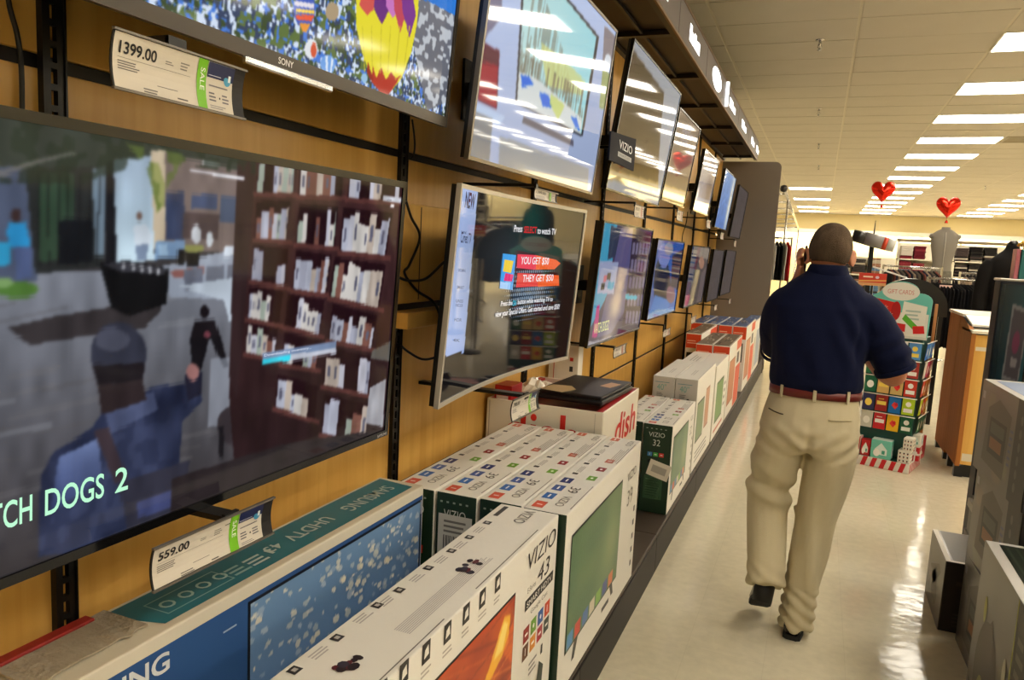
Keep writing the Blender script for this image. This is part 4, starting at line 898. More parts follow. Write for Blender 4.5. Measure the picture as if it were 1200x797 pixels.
# ---- large white carton reading 43
r, F, L, D, H = carton('white television carton marked 43 with orange canyon picture', 0.43, 0.620, 0.97, 2.102, DZ, 0.820, group=None)
f = F['front']; s = Sheet(f, z=0.0012)
def at(px, py): return px_on(f, px, py)
s.text('VIZIO', .875, .535, .050, INKC, w=.235, shear=0.15); s.text('43', .965, .462, .052, INKC, w=.10, shear=0.15); s.text('E-Series', .885, .466, .016, (140, 136, 130), w=.065)
s.rect(.872, .418, 1.105, .450, INKC); s.text('SMART HDTV', .884, .425, .017, WHT, w=.205, dz=0.0008); s.text('Google Cast', .92, .388, .017, (110, 108, 104), w=.14)
k = 0
for j in range(2):
    for i in range(4): icon(s, .872 + i*.058, .270 + j*.052, .044, .044, [(96, 60, 40), (220, 140, 50), (170, 50, 60), (60, 66, 60), (150, 50, 44), (110, 160, 60), (60, 100, 170), (210, 80, 40)][k], k); k += 1
s.lines(.93, .20, 1.0, .245, 3, (150, 146, 140)); s.rect(1.03, .215, 1.045, .245, INKC); s.poly([(.95, .06), (1.05, .07), (1.06, .17), (1.02, .20), (1.0, .12)], (46, 56, 50))
for (px, py, kk) in ((583, 683, 0), (565, 701, 1), (546, 719, 2), (524, 741, 3), (499, 764, 1), (473, 788, 0), (447, 812, 2)):
    a = at(px, py); keep = s.mb; s.mb = s.piece('icon'); s.rect(a[0]-0.017, a[1]-0.022, a[0]+0.017, a[1]+0.022, INKC); s.poly([(a[0]-.009, a[1]-.012), (a[0]+.011, a[1]-.008), (a[0]+.008, a[1]+.013), (a[0]-.006, a[1]+.006)], WHT, 0.0004)
    s.mb = keep; s.lines(a[0]-0.02, a[1]-0.05, a[0]+0.025, a[1]-0.03, 2, (176, 170, 160))
s.build('printing', r)
ur, vtop = at(603, 697); ul = 0.06; hb = 0.08
c = Canvas(170, 100, (150, 44, 26)); R = random.Random(2)
c.put(c.noise(12, 8, 5), (206, 96, 40), 0.8)
for k in range(30):
    y = k/30; c.poly([(0, y), (0.4, y+0.16*math.sin(k)), (1, y-0.1+0.2*math.cos(k*1.7)), (1, y-0.08+0.2*math.cos(k*1.7)), (0.4, y+0.18*math.sin(k)), (0, y+0.02)], R.choice([(196, 70, 34), (120, 34, 28), (220, 110, 44), (236, 150, 70)]), 0.55)
c.poly([(0.64, 0.55), (0.78, 0.70), (0.90, 0.93), (0.96, 0.90), (0.95, 0.72), (0.80, 0.62)], (240, 180, 50)); c.poly([(0.82, 0.72), (0.90, 0.9), (0.94, 0.86), (0.9, 0.72)], (252, 220, 120)); c.poly([(0.9, 0.7), (1, 0.86), (1, 0.55)], (226, 110, 50), 0.7); c.blur(1)
MB().prism([(ul-.006, hb-.006), (ur+.004, hb-.006), (ur+.004, vtop+.004), (ul-.006, vtop+.004)], f, 0.0002, 0.0014).build('picture_border', pmat('picture_border', (40, 36, 34), 0.4), r)
c.build('picture', f @ Matrix.Translation((ul, hb, 0)), ur-ul, vtop-hb, PICT, r, z=0.0024)
t = F['top']; s = Sheet(t, z=0.0012)
def att(px, py): return px_on(t, px, py)
for (px, py) in ((571, 613), (550, 630), (529, 646), (502, 666), (468, 692), (442, 710), (395, 748), (345, 786)):
    a = att(px, py); s.rect(a[0]-0.012, a[1]-0.011, a[0]+0.012, a[1]+0.011, INKC); s.rect(a[0]-0.005, a[1]-0.005, a[0]+0.006, a[1]+0.005, (180, 176, 170), 0.0004); s.lines(a[0]-0.085, a[1]-0.012, a[0]-0.03, a[1]+0.012, 3, (176, 170, 166))
s.text('VIZIO', 1.11, .10, 0.034, (120, 116, 110), w=0.11, rot=math.pi)
s.rect(1.02, .155, 1.11, .170, (70, 68, 68))
for (px, py) in ((552, 664), (410, 778)):
    a = att(px, py); R = random.Random(px)
    for k in range(9): u, v = a[0]+R.uniform(-.035, .035), a[1]+R.uniform(-.016, .016); s.ell(u, v, R.uniform(.008, .016), R.uniform(.006, .012), R.choice([(36, 24, 28), (90, 30, 36), (50, 46, 60)]), 0.0004+k*0.0001, 8)
a, b_ = att(500, 700), att(580, 640)
s.lines(a[0]-0.16, 0.045, a[0]+0.28, 0.085, 8, (184, 178, 176), 0.5, 0.1); s.rect(0.05, 0.010, 0.40, 0.013, (110, 104, 98)); s.rect(0.56, 0.010, 0.98, 0.013, (110, 104, 98))
s.build('top_printing', r)

# ---- row of four white cartons with green ends
def print_white_tv(r, F, L, D, H, size, green=True, seed=0, near=True):
    f = F['front']; s = Sheet(f, z=0.0012)
    s.rect(L*0.06, H*0.20, L*0.70, H*0.86, (26, 30, 28)); s.text('VIZIO', L*0.78, H*0.80, H*0.06, (120, 116, 108), w=L*0.15); s.text(size, L*0.80, H*0.62, H*0.11, (120, 116, 108), w=L*0.09)
    for k in range(5): s.rect(L*0.93, H*(0.12+0.1*k), L*0.955, H*(0.16+0.1*k), (70, 70, 66))
    s.poly([(L*0.16, H*0.20), (L*0.20, H*0.20), (L*0.17, H*0.10), (L*0.14, H*0.10)], (60, 58, 54)); s.poly([(L*0.60, H*0.20), (L*0.64, H*0.20), (L*0.66, H*0.12), (L*0.63, H*0.12)], (60, 58, 54)); s.rect(L*0.50, H*0.10, L*0.60, H*0.13, (60, 58, 54))
    s.build('printing', r)
    c = Canvas(110, 70, (62, 100, 68)); c.put(c.noise(5, 4, 2), (120, 140, 84), 0.6); hx = ((np.sin(c.X*150+np.sin(c.Y*60)*2)*np.sin(c.Y*95)) > 0.2); c.put(hx.astype(float), (80, 124, 88), 0.45); c.put(np.exp(-(((c.X-.8)/.2)**2+((c.Y-.45)/.3)**2)), (150, 160, 112), 0.7)
    for k, col in enumerate([(64, 130, 186), (206, 64, 48), (70, 110, 170), (206, 196, 176), (120, 170, 60), (60, 80, 150), (214, 120, 70)]): c.poly([(0.02+k*.13, 0.02), (0.12+k*.13, 0.02), (0.12+k*.13, 0.15), (0.02+k*.13, 0.15)], col)
    c.build('picture', f @ Matrix.Translation((L*0.066, H*0.212, 0)), L*0.628, H*0.636, PICT, r, z=0.0022)
    t = F['top']; s = Sheet(t, z=0.0012)
    cols = [(206, 84, 60), (60, 110, 180), (70, 96, 160), (36, 50, 110)]
    for k in range(4): icon(s, L*(0.02+0.09*k), D*0.62, L*0.058, D*0.26, cols[k], k)
    s.text('VIZIO', L*0.16, D*0.45, D*0.2, (130, 126, 120), w=L*0.1, rot=math.pi); s.text(size, L*0.26, D*0.5, D*0.25, (96, 94, 90), w=L*0.06, rot=math.pi)
    for k in range(3): icon(s, L*(0.36+0.12*k), D*0.15, L*0.05, D*0.22, [(120, 170, 60), (150, 40, 44), (206, 120, 100)][k], k+5)
    for k in range(4): s.rect(L*(0.40+0.14*k), D*0.68, L*(0.40+0.14*k)+0.02, D*0.68+0.02, INKC); s.lines(L*(0.43+0.14*k), D*0.66, L*(0.51+0.14*k), D*0.80, 3, (178, 172, 166))
    icon(s, L*0.93, D*0.6, L*0.05, D*0.25, (214, 110, 80), 3); s.text('VIZIO', L*0.97, D*0.3, D*0.16, (130, 126, 120), w=L*0.09, rot=math.pi)
    s.lines(L*0.62, D*0.10, L*0.86, D*0.32, 4, (178, 172, 166)); s.rect(L*0.05, D*0.04, L*0.30, D*0.06, (130, 122, 112)); s.rect(L*0.60, D*0.04, L*0.92, D*0.06, (130, 122, 112)); s.build('top_printing', r)
    n_ = F['near']; s = Sheet(n_, z=0.0012)
    s.text('VIZIO', D*0.2, H*0.86, H*0.05, (206, 210, 204), w=D*0.55); s.text(size, D*0.36, H*0.76, H*0.07, (206, 210, 204), w=D*0.25)
    for k in range(5): s.rect(D*(0.1+0.16*k), H*0.945, D*(0.16+0.16*k), H*0.955, (150, 160, 150))
    for k in range(3): icon(s, D*(0.2+0.2*k), H*0.64, D*0.16, H*0.045, [(70, 130, 190), (70, 160, 70), (206, 60, 50)][k], k)
    s.rect(D*0.22, H*0.57, D*0.62, H*0.60, (12, 14, 12)); s.rect(D*0.14, H*0.16, D*0.78, H*0.42, (60, 92, 66)); s.lines(D*0.2, H*0.18, D*0.7, H*0.40, 8, (110, 140, 112)); s.build('end_printing', r)
rows4 = [('white green-ended television carton next to the wall, behind the blue carton', 0.045), ('white green-ended television carton with barcode sticker on its end', 0.196), ('white green-ended television carton second from the aisle in its row of four', 0.347), ('white green-ended television carton at the aisle edge beside the 43 carton', 0.498)]
gb = carton(rows4[0][0], 0.045, 0.188, 2.115, 3.145, DZ, 0.815, group='row of four green-ended cartons'); print_white_tv(gb[0], gb[1], *gb[2:], '39')
for k, (lab, x) in enumerate(rows4[1:]):
    q = copy_tree(gb[0], (x-0.045, random.uniform(0, .012), 0), label=lab)
    if k == 0:
        s = Sheet(frame((x+0.012, 2.115-0.0005, DZ), (1, 0, 0), (0, 0, 1)), z=0.0016); s.rect(0.0, 0.20, 0.12, 0.54, (206, 204, 196))
        for i in range(14): s.rect(0.02+i*.0045, 0.42, 0.02+i*.0045+random.choice((.001, .002, .003)), 0.47, INKC, 0.0004)
        s.lines(0.02, 0.48, 0.1, 0.53, 3, (120, 118, 114), dz=0.0004); s.lines(0.02, 0.24, 0.1, 0.40, 9, (150, 148, 142), dz=0.0004); s.build('sticker', q)

# ---- satellite box with red inside and what lies on it
r = root('display_box', 'open white display box with red inside and large red lettering', 'display box', (0.17, 3.55, DZ))
x0, x1, y0, y1, z0, z1 = -0.108, 0.455, 3.19, 3.90, DZ, 0.905; th = 0.008
DB = MB()
for lo, hi in (((x0, y0, z0), (x1, y0+th, z1)), ((x0, y1-th, z0), (x1, y1, z1)), ((x0, y0+th, z0), (x0+th, y1-th, z1)), ((x1-th, y0+th, z0), (x1, y1-th, z1))): DB.bevel_box(lo, hi, 0.003, (222, 214, 196), seg=1)
DB.build('walls', CARD, r); MB().box((x0+th, y0+th, z1-0.05), (x1-th, y1-th, z1-0.04), (150, 24, 26)).build('inner_tray', CARD, r)
MB().box((x1-th-0.03, y0+th, z1-0.04), (x1-th-0.001, y1-th, z1-0.003), (170, 28, 30)).build('inner_flap', CARD, r); MB().box((x0+th+.001, y0+th, z1-0.04), (x0+th+0.03, y1-th, z1-0.003), (170, 28, 30)).build('inner_flap', CARD, r)
fn = frame((x0, y0, z0), (1, 0, 0), (0, 0, 1)); s = Sheet(fn, z=0.0012); red = (206, 44, 34)
a = px_on(fn, 592, 505); q = px_on(fn, 640, 484); s.text('dish', a[0], q[1]-0.19, 0.19, red, w=0.36, bold=0.01); s.rect(0.012, 0.02, 0.016, 0.69, (170, 160, 150)); s.rect(0.525, 0.02, 0.528, 0.69, (186, 178, 164)); s.build('lettering', r)
fx = frame((x1, y0, z0), (0, 1, 0), (0, 0, 1)); s = Sheet(fx, z=0.0012); a = px_on(fx, 720, 512); b_ = px_on(fx, 743, 490); s.text('dish', a[0], a[1]-0.05, 0.15, red, w=b_[0]-a[0]+.02, bold=0.015, shear=0.1); s.build('side_lettering', r)
# black receiver case lying across the box
r = root('receiver_case', 'flat black case with beige stickers lying across the display box', 'case', (0.265, 3.56, 0.907), yaw=-0.05)
M_ = MAT[r]
MB().bevel_box((-0.165, -0.25, 0.0), (0.165, 0.25, 0.026), 0.008, M=M_).build('base_shell', pmat('case_black', (20, 19, 20), 0.35), r)
MB().bevel_box((-0.160, -0.245, 0.029), (0.160, 0.255, 0.044), 0.008, M=M_).build('lid', pmat('case_lid', (26, 25, 26), 0.4), r)
MB().box((-0.15, -0.24, 0.024), (0.15, 0.24, 0.031), M=M_).build('gap', BLACKM, r)
s = Sheet(M_ @ Matrix.Translation((0, 0, 0.044)), z=0.0006); s.poly([(-0.16, -0.24), (-0.03, -0.26), (0.0, -0.15), (-0.05, -0.08), (-0.14, -0.1)], (186, 160, 120)); s.poly([(0.06, 0.02), (0.12, 0.0), (0.14, 0.13), (0.08, 0.15)], (190, 150, 116)); s.build('sticker', r)
# red packet and crumpled clear bag at the back of the display box
r = root('red_packet', 'small red packet standing at the back of the display box', 'packet', (-0.04, 3.29, 0.866))
MB().bevel_box((-0.085, 3.22, 0.866), (0.0, 3.36, 0.965), 0.003, (176, 26, 28)).build('box', CARD, r); s = Sheet(frame((-0.085, 3.22, 0.866), (1, 0, 0), (0, 0, 1))); s.rect(.01, .03, .07, .05, (214, 200, 190)); s.rect(.01, .065, .05, .072, (214, 180, 170)); s.build('printing', r)
b = MB(); R = random.Random(5); n = 9
g = [[V((-0.085+i*0.016, 3.42+j*0.04, 0.9+R.uniform(0, .06)*math.sin(math.pi*i/8)*math.sin(math.pi*j/8)+.005)) for j in range(n)] for i in range(n)]
P = [p for row in g for p in row]; b.add(P, [(i*n+j, (i+1)*n+j, (i+1)*n+j+1, i*n+j+1) for i in range(n-1) for j in range(n-1)], smooth=False)
o = solid('plastic_bag', b, pmat('clear_plastic', (214, 200, 180), 0.12, coat=0.5), 'crumpled clear plastic bag behind the black case', 'bag'); md = o.modifiers.new('thickness', 'SOLIDIFY'); md.thickness = 0.002
# slim white carton leaning behind the box
r = root('slim_carton', 'slim white carton with red stripe standing against the wall', 'carton', (-0.02, 4.15, DZ))
MB().bevel_box((-0.105, 4.04, DZ), (0.07, 4.13, 1.075), 0.004, (220, 212, 198)).build('box', CARD, r)
s = Sheet(frame((-0.105, 4.04, DZ), (1, 0, 0), (0, 0, 1)), z=0.0012); s.rect(0.03, 0.5, 0.034, 0.85, (190, 60, 50)); s.rect(0.125, 0.72, 0.145, 0.75, INKC); s.rect(0.125, 0.78, 0.145, 0.80, (190, 50, 40)); s.poly([(0.02, .66), (.04, .66), (.03, .64)], INKC); s.build('printing', r)

# ---- pair of 32 cartons
d1 = carton('dark green ended television carton marked 32 with tilted white sticker', 0.474, 0.632, 4.0, 4.79, DZ, 0.70); print_white_tv(d1[0], d1[1], *d1[2:], '32')
d2 = carton('dark green ended television carton behind the one marked 32', 0.308, 0.466, 4.02, 4.81, DZ, 0.70); print_white_tv(d2[0], d2[1], *d2[2:], '32')
s = Sheet(frame((0.474, 4.0, DZ), (1, 0, 0), (0, 0, 1)) @ Matrix.Translation((0.05, 0.21, 0)) @ Matrix.Rotation(-0.25, 4, 'Z'), z=0.0022); s.rect(-0.02, 0, 0.10, 0.09, (220, 214, 202)); s.rect(0.0, 0.025, 0.08, 0.065, (170, 164, 156), .0004); s.build('sticker', d1[0])
# ---- pair of 40 cartons
def forty(label, x0):
    r, F, L, D, H = carton(label, x0, x0+0.142, 4.86, 5.74, DZ, 0.825, cols=[OFF, WHT, (196, 190, 180), WHT, OFF, WHT], group='pair of 40 cartons')
    s = Sheet(F['near'], z=0.0012); s.text('40"', D*0.2, H*0.855, H*0.065, (110, 170, 160), w=D*0.42); s.rect(D*.1, H*.935, D*.75, H*.942, (110, 150, 150)); s.lines(D*.2, H*.79, D*.5, H*.835, 3, (120, 118, 112)); s.ell(D*.6, H*.77, D*.07, H*.02, INKC); s.lines(D*.12, H*.3, D*.8, H*.6, 8, (160, 156, 150)); s.build('end_printing', r)
    s = Sheet(F['front'], z=0.0012); s.rect(L*.06, H*.30, L*.42, H*.74, (60, 66, 60)); s.rect(L*.075, H*.32, L*.405, H*.72, (120, 140, 100), .0004); s.rect(L*.50, H*.34, L*.72, H*.80, (160, 110, 84)); s.rect(L*.51, H*.36, L*.71, H*.78, (196, 150, 120), .0004); s.lines(L*.1, H*.08, L*.8, H*.22, 3, (150, 146, 140)); s.build('printing', r)
    s = Sheet(F['top'], z=0.0012); s.rect(L*.02, D*.03, L*.98, D*.05, (176, 170, 160)); s.lines(L*.2, D*.4, L*.5, D*.6, 2, (190, 184, 176)); s.build('top_printing', r)
forty('white television carton reading 40 on its end, nearer the wall', 0.340); forty('white television carton reading 40 on its end, at the aisle edge', 0.487)
w2 = carton('white television carton with green picture between the 40 and orange cartons', 0.487, 0.632, 5.80, 6.60, DZ, 0.79, cols=[OFF, WHT, OFF, WHT, OFF, WHT]); s = Sheet(w2[1]['front'], z=0.0012); L, D, H = w2[2:]
s.rect(L*.12, H*.2, L*.68, H*.76, (70, 96, 60)); s.rect(L*.14, H*.23, L*.66, H*.73, (110, 146, 84), .0004); s.lines(L*.75, H*.3, L*.92, H*.7, 4, (150, 146, 140)); s.rect(L*.1, H*.08, L*.8, H*.12, (190, 110, 90)); s.build('printing', w2[0])
w3 = carton('white television carton hidden between wall side 40 carton and orange cartons', 0.340, 0.483, 5.80, 6.60, DZ, 0.79, cols=[OFF, WHT, OFF, WHT, OFF, WHT]); s = Sheet(w3[1]['top'], z=0.0012); s.lines(.1, .03, .6, .1, 3, (176, 170, 160)); s.build('top_printing', w3[0])
# ---- orange banded cartons
ORG = (214, 72, 34)
def orange(label, x0, y0, y1, z1, topc=(112, 96, 76), group='orange banded cartons', blue=False):
    r, F, L, D, H = carton(label, x0, x0+0.142, y0, y1, DZ, z1, cols=[OFF, topc, WHT, WHT, WHT, WHT], group=group)
    s = Sheet(F['near'], z=0.0012); s.rect(0.004, H*.80, D-.004, H*.985, ORG); s.lines(D*.1, H*.86, D*.8, H*.92, 2, (236, 180, 150), dz=.0004); s.rect(D*.1, H*.45, D*.8, H*.74, (30, 30, 32)); s.lines(D*.12, H*.1, D*.8, H*.4, 6, (150, 146, 140)); s.build('end_printing', r)
    s = Sheet(F['front'], z=0.0012)
    if not blue: s.rect(L*.06, H*.16, L*.5, H*.78, (150, 88, 56)); s.rect(L*.08, H*.18, L*.48, H*.76, (190, 122, 84), .0004); s.rect(L*.56, H*.02, L*.97, H*.6, ORG); s.rect(L*.56, H*.84, L*.97, H*.98, ORG); s.rect(L*.62, H*.64, L*.8, H*.8, (36, 34, 36), .0004)
    else: s.rect(L*.3, H*.1, L*.9, H*.8, (150, 160, 176)); s.rect(L*.05, H*.1, L*.2, H*.7, (190, 180, 160))
    s.build('printing', r)
    s = Sheet(F['top'], z=0.0012); R = random.Random(int(x0*100))
    s.rect(L*.01, D*.02, L*.99, D*.09, (206, 200, 190))
    for k in range(16): u = L*R.uniform(.03, .8); v = D*R.uniform(.15, .8); s.rect(u, v, u+L*R.uniform(.03, .16), v+D*.1, R.choice([(196, 186, 170), (60, 52, 46), (150, 120, 90)] if not blue else [(196, 204, 220), (30, 50, 100), (110, 140, 190)]), .0004+k*.0001)
    s.build('top_printing', r)
orange('orange banded carton at the aisle edge with copper coloured picture', 0.490, 6.66, 7.74, 0.855); orange('orange banded carton in the middle of its row of three', 0.343, 6.66, 7.74, 0.855); orange('orange banded carton beside the wall, set further back', 0.19, 7.05, 8.13, 0.90)
for k, x in enumerate((0.05, 0.197, 0.344, 0.491)):
    orange(['blue-topped carton next to the wall by the grey end panel', 'blue-topped carton second from the wall by the end panel', 'blue-topped carton second from the aisle by the end panel', 'blue-topped carton at the aisle edge by the end panel'][k], x, 8.2 if k > 1 else 8.22, 9.35, 0.90, topc=(62, 88, 140), group='blue-topped cartons', blue=k < 0)
orange('last pale blue carton at the aisle edge against the end panel', 0.486, 9.42, 10.5, 0.86, topc=(80, 104, 150), group='blue-topped cartons', blue=True)
# ================================================================== the man walking away with a phone
man = root('person', 'man in navy polo and khaki trousers walking with phone at ear', 'person', (1.315, 3.40, 0.0))
SKIN = pmat('skin', (206, 140, 108), 0.5, 0.35, var=(12, 0.08))
NAVY = pmat('navy_cotton', (13, 19, 48), 0.85, 0.12, bump=(420, 0.25), sheen=0.03)
KHAKI = pmat('khaki_cotton', (200, 188, 156), 0.85, 0.15, bump=(420, 0.2), var=(3, 0.05))
LEATHER = pmat('belt_leather', (104, 30, 24), 0.4); SHOE = pmat('shoe_leather', (28, 18, 16), 0.22, coat=0.3); SOLE = pmat('shoe_sole', (14, 12, 12), 0.6)
HAIRM = pmat('short_hair', (98, 80, 62), 0.8, 0.2, var=(28, 0.8, (1, 1, 0.5)), bump=(300, 1.0))

def ering(c, rx, ry, up=(0, 0, 1), xdir=(1, 0, 0), n=20, p=2.2):
    up = V(up).normalized(); X = V(xdir); X = (X - up*X.dot(up)).normalized(); Y = up.cross(X); out = []
    for k in range(n):
        a = 2*math.pi*k/n; ca, sa = math.cos(a), math.sin(a)
        out.append(V(c) + X*(rx*math.copysign(abs(ca)**(2/p), ca)) + Y*(ry*math.copysign(abs(sa)**(2/p), sa)))
    return out
def limb(mb, pts, n=20):
    """pts: (centre, rx, ry); rings perpendicular to the path"""
    C = [V(p[0]) for p in pts]; rr = []
    for i, p in enumerate(pts):
        t = (C[min(i+1, len(C)-1)] - C[max(i-1, 0)]).normalized(); rr.append(ering(C[i], p[1], p[2], t, (1, 0, 0) if abs(t.x) < 0.9 else (0, 1, 0), n, 2.0))
    return mb.rings(rr)
def smoothpath(pts, n=4):
    out = []
    for i in range(len(pts)-1):
        def g(k): j = min(max(k, 0), len(pts)-1); return [*pts[j][0], pts[j][1], pts[j][2]]
        p0, p1, p2, p3 = map(np.array, (g(i-1), g(i), g(i+1), g(i+2)))
        for k in range(n):
            t = k/n; q = 0.5*((2*p1)+(p2-p0)*t+(2*p0-5*p1+4*p2-p3)*t*t+(3*p1-p0-3*p2+p3)*t**3); out.append(((q[0], q[1], q[2]), max(q[3], 1e-3), max(q[4], 1e-3)))
    out.append(pts[-1]); return out

# ---- trousers: pelvis and two legs joined
tr = MB()
tr.rings([ering((1.308, 3.40, 1.075), .170, .122), ering((1.306, 3.40, 1.04), .178, .132), ering((1.304, 3.395, .98), .192, .145), ering((1.300, 3.385, .92), .198, .155), ering((1.300, 3.385, .86), .192, .15), ering((1.300, 3.39, .815), .16, .125)])
limb(tr, smoothpath([((1.212, 3.385, .93), .095, .13), ((1.190, 3.39, .80), .100, .118), ((1.168, 3.42, .66), .094, .104), ((1.163, 3.43, .54), .088, .094), ((1.172, 3.39, .42), .084, .092), ((1.184, 3.335, .31), .080, .090), ((1.192, 3.29, .225), .080, .090)]))
limb(tr, smoothpath([((1.398, 3.385, .93), .095, .13), ((1.398, 3.385, .80), .100, .120), ((1.382, 3.40, .66), .093, .105), ((1.366, 3.41, .52), .084, .093), ((1.350, 3.40, .36), .077, .085), ((1.336, 3.395, .18), .072, .084), ((1.326, 3.385, .034), .068, .092)]))
def tdisp(p, n):
    q = p.copy(); d = 0.0
    leftleg = p.x < 1.285 and p.z < 0.82
    d += 0.003*mnoise.noise(V((q.x*5, q.y*5, q.z*2.2)))
    if leftleg:   # folds behind the bent knee and bunching at the hem
        d += 0.013*math.exp(-((p.z-0.60-(p.x-1.17)*-0.35)/0.030)**2) - 0.012*math.exp(-((p.z-0.645-(p.x-1.17)*-0.3)/0.025)**2) + 0.009*math.exp(-((p.z-0.72+(p.x-1.17)*.5)/0.03)**2)
        if p.z < 0.36: d += 0.006*math.sin((p.z+p.x*0.6)*120)*max(0, (0.36-p.z)/0.17)
    elif p.z < 0.8:
        d += 0.005*math.sin(p.x*70 + p.z*9 + p.y*20)*min(1, (0.85-p.z)*2)
        if p.z < 0.22: d += 0.005*math.sin((p.z*1.0+p.x*.8)*110)
    if 0.80 < p.z < 0.98 and p.y < 3.38:
        d += -0.016*math.exp(-((p.x-1.302)/0.016)**2)*min(1, (0.99-p.z)*8)      # seat seam
        d += 0.006*math.sin((p.z*1.2 - abs(p.x-1.30)*0.9)*70)*math.exp(-((p.z-.86)/.06)**2)
    return d
trousers = remeshed('trousers', tr, KHAKI, 0.0085, 4, man, tdisp)
# pocket slits, belt loops, belt
def on_back(x, z, off=0.0):
    """approximate back surface of the seat"""
    rx, ry = (.192, .145) if z > .95 else (.198, .155); t = max(0, 1-((x-1.303)/rx)**2); return V((x, 3.392-ry*math.sqrt(t)-off, z))
pk = MB()
pk.tube([on_back(1.135+0.012*k, 0.992-0.0035*k+0.00035*k*k, .002) for k in range(6)], .0028, 6); pk.build('pocket_slit', pmat('pocket_shadow', (70, 58, 40), .9), man)
pk = MB(); pk.tube([on_back(1.37+0.017*k, 0.985, .004) for k in range(6)], .0035, 6); pk.build('pocket_welt', KHAKI, man)
bl = MB(); rr = []
for (z, e) in ((1.058, .0), (1.060, .007), (1.092, .007), (1.094, .0)): rr.append(ering((1.308, 3.40, z), .176+e, .128+e, n=40))
bl.rings(rr, cap=False); bl.build('belt', LEATHER, man)
for a in (-2.3, -1.57, -0.85, 0.5, 2.6, 1.57):
    c, s_ = math.cos(a), math.sin(a); p = V((1.308 + .186*math.copysign(abs(c)**.91, c), 3.40 + .138*math.copysign(abs(s_)**.91, s_), 0))
    M_ = Matrix.Translation((p.x, p.y, 1.076)) @ Matrix.Rotation(a + math.pi/2, 4, 'Z')
    MB().bevel_box((-.007, -.003, -.026), (.007, .003, .026), .002, M=M_, seg=1).build('belt_loop', KHAKI, man)

# ---- polo shirt: torso and two sleeves
sh = MB()
sh.rings([ering((1.308, 3.40, 1.072), .166, .12), ering((1.308, 3.398, 1.10), .178, .132), ering((1.306, 3.395, 1.16), .186, .142), ering((1.304, 3.395, 1.25), .188, .142), ering((1.303, 3.40, 1.35), .196, .140, p=2.4), ering((1.303, 3.405, 1.43), .204, .130, p=2.5), ering((1.305, 3.41, 1.485), .182, .112, p=2.3), ering((1.308, 3.41, 1.528), .138, .094), ering((1.311, 3.412, 1.565), .095, .080), ering((1.312, 3.414, 1.59), .068, .070)])
limb(sh, smoothpath([((1.215, 3.41, 1.462), .05, .075), ((1.168, 3.412, 1.440), .070, .085), ((1.143, 3.43, 1.39), .076, .088), ((1.131, 3.48, 1.32), .076, .084), ((1.134, 3.545, 1.255), .074, .076), ((1.137, 3.58, 1.22), .07, .07)]))
limb(sh, smoothpath([((1.40, 3.41, 1.465), .05, .075), ((1.452, 3.412, 1.438), .072, .088), ((1.496, 3.415, 1.385), .082, .092), ((1.542, 3.42, 1.31), .084, .090), ((1.582, 3.43, 1.245), .078, .082), ((1.602, 3.437, 1.20), .074, .076)]))
def sdisp(p, n):
    d = 0.006*mnoise.noise(V((p.x*4, p.y*4, p.z*3)))
    # diagonal drag folds from the right shoulder and a blouse above the belt
    if p.z < 1.2: d += 0.008*math.exp(-((p.z-1.115)/.03)**2)*(0.6+0.6*mnoise.noise(V((p.x*14, 0, p.z*5))))
    u = (p.x-1.45) + (p.z-1.45)*0.55
    if p.y < 3.42: d += 0.007*math.sin(u*75)*math.exp(-((p.x-1.43)/.07)**2)*math.exp(-((p.z-1.33)/.12)**2)
    if p.y < 3.42: d += 0.004*math.sin((p.x*0.9+p.z*.35)*60)*math.exp(-((p.z-1.22)/.1)**2)
    if p.x > 1.5: d += 0.006*math.sin((p.z-p.x*.6)*70)*math.exp(-((p.z-1.29)/.07)**2)
    if p.y < 3.40: d -= 0.010*math.exp(-((p.x-1.455)/.014)**2)*math.exp(-((p.z-1.30)/.09)**2)
    return d
shirt = remeshed('polo_shirt', sh, NAVY, 0.0085, 4, man, sdisp)
cl = MB(); rr = []
for (z, rx, ry, dy) in ((1.555, .088, .080, 0), (1.575, .083, .079, -.002), (1.603, .073, .074, -.006), (1.607, .068, .070, -.004), (1.585, .064, .066, 0)): rr.append(ering((1.311, 3.414+dy, z), rx, ry, n=28))
cl.rings(rr, cap=False); cl.build('collar', NAVY, man)
# sleeve hem bands
for (c, d, r_) in (((1.604, 3.438, 1.196), (.021, .007, -.046), .079), ((1.137, 3.582, 1.218), (0, .04, -.035), .073)):
    rr = [ering(V(c)+V(d).normalized()*t, r_+e, r_+e, d, n=24) for t, e in ((-.012, -.004), (-.011, .002), (.008, .002), (.009, -.006))]
    MB().rings(rr, cap=False).build('sleeve_hem', NAVY, man)

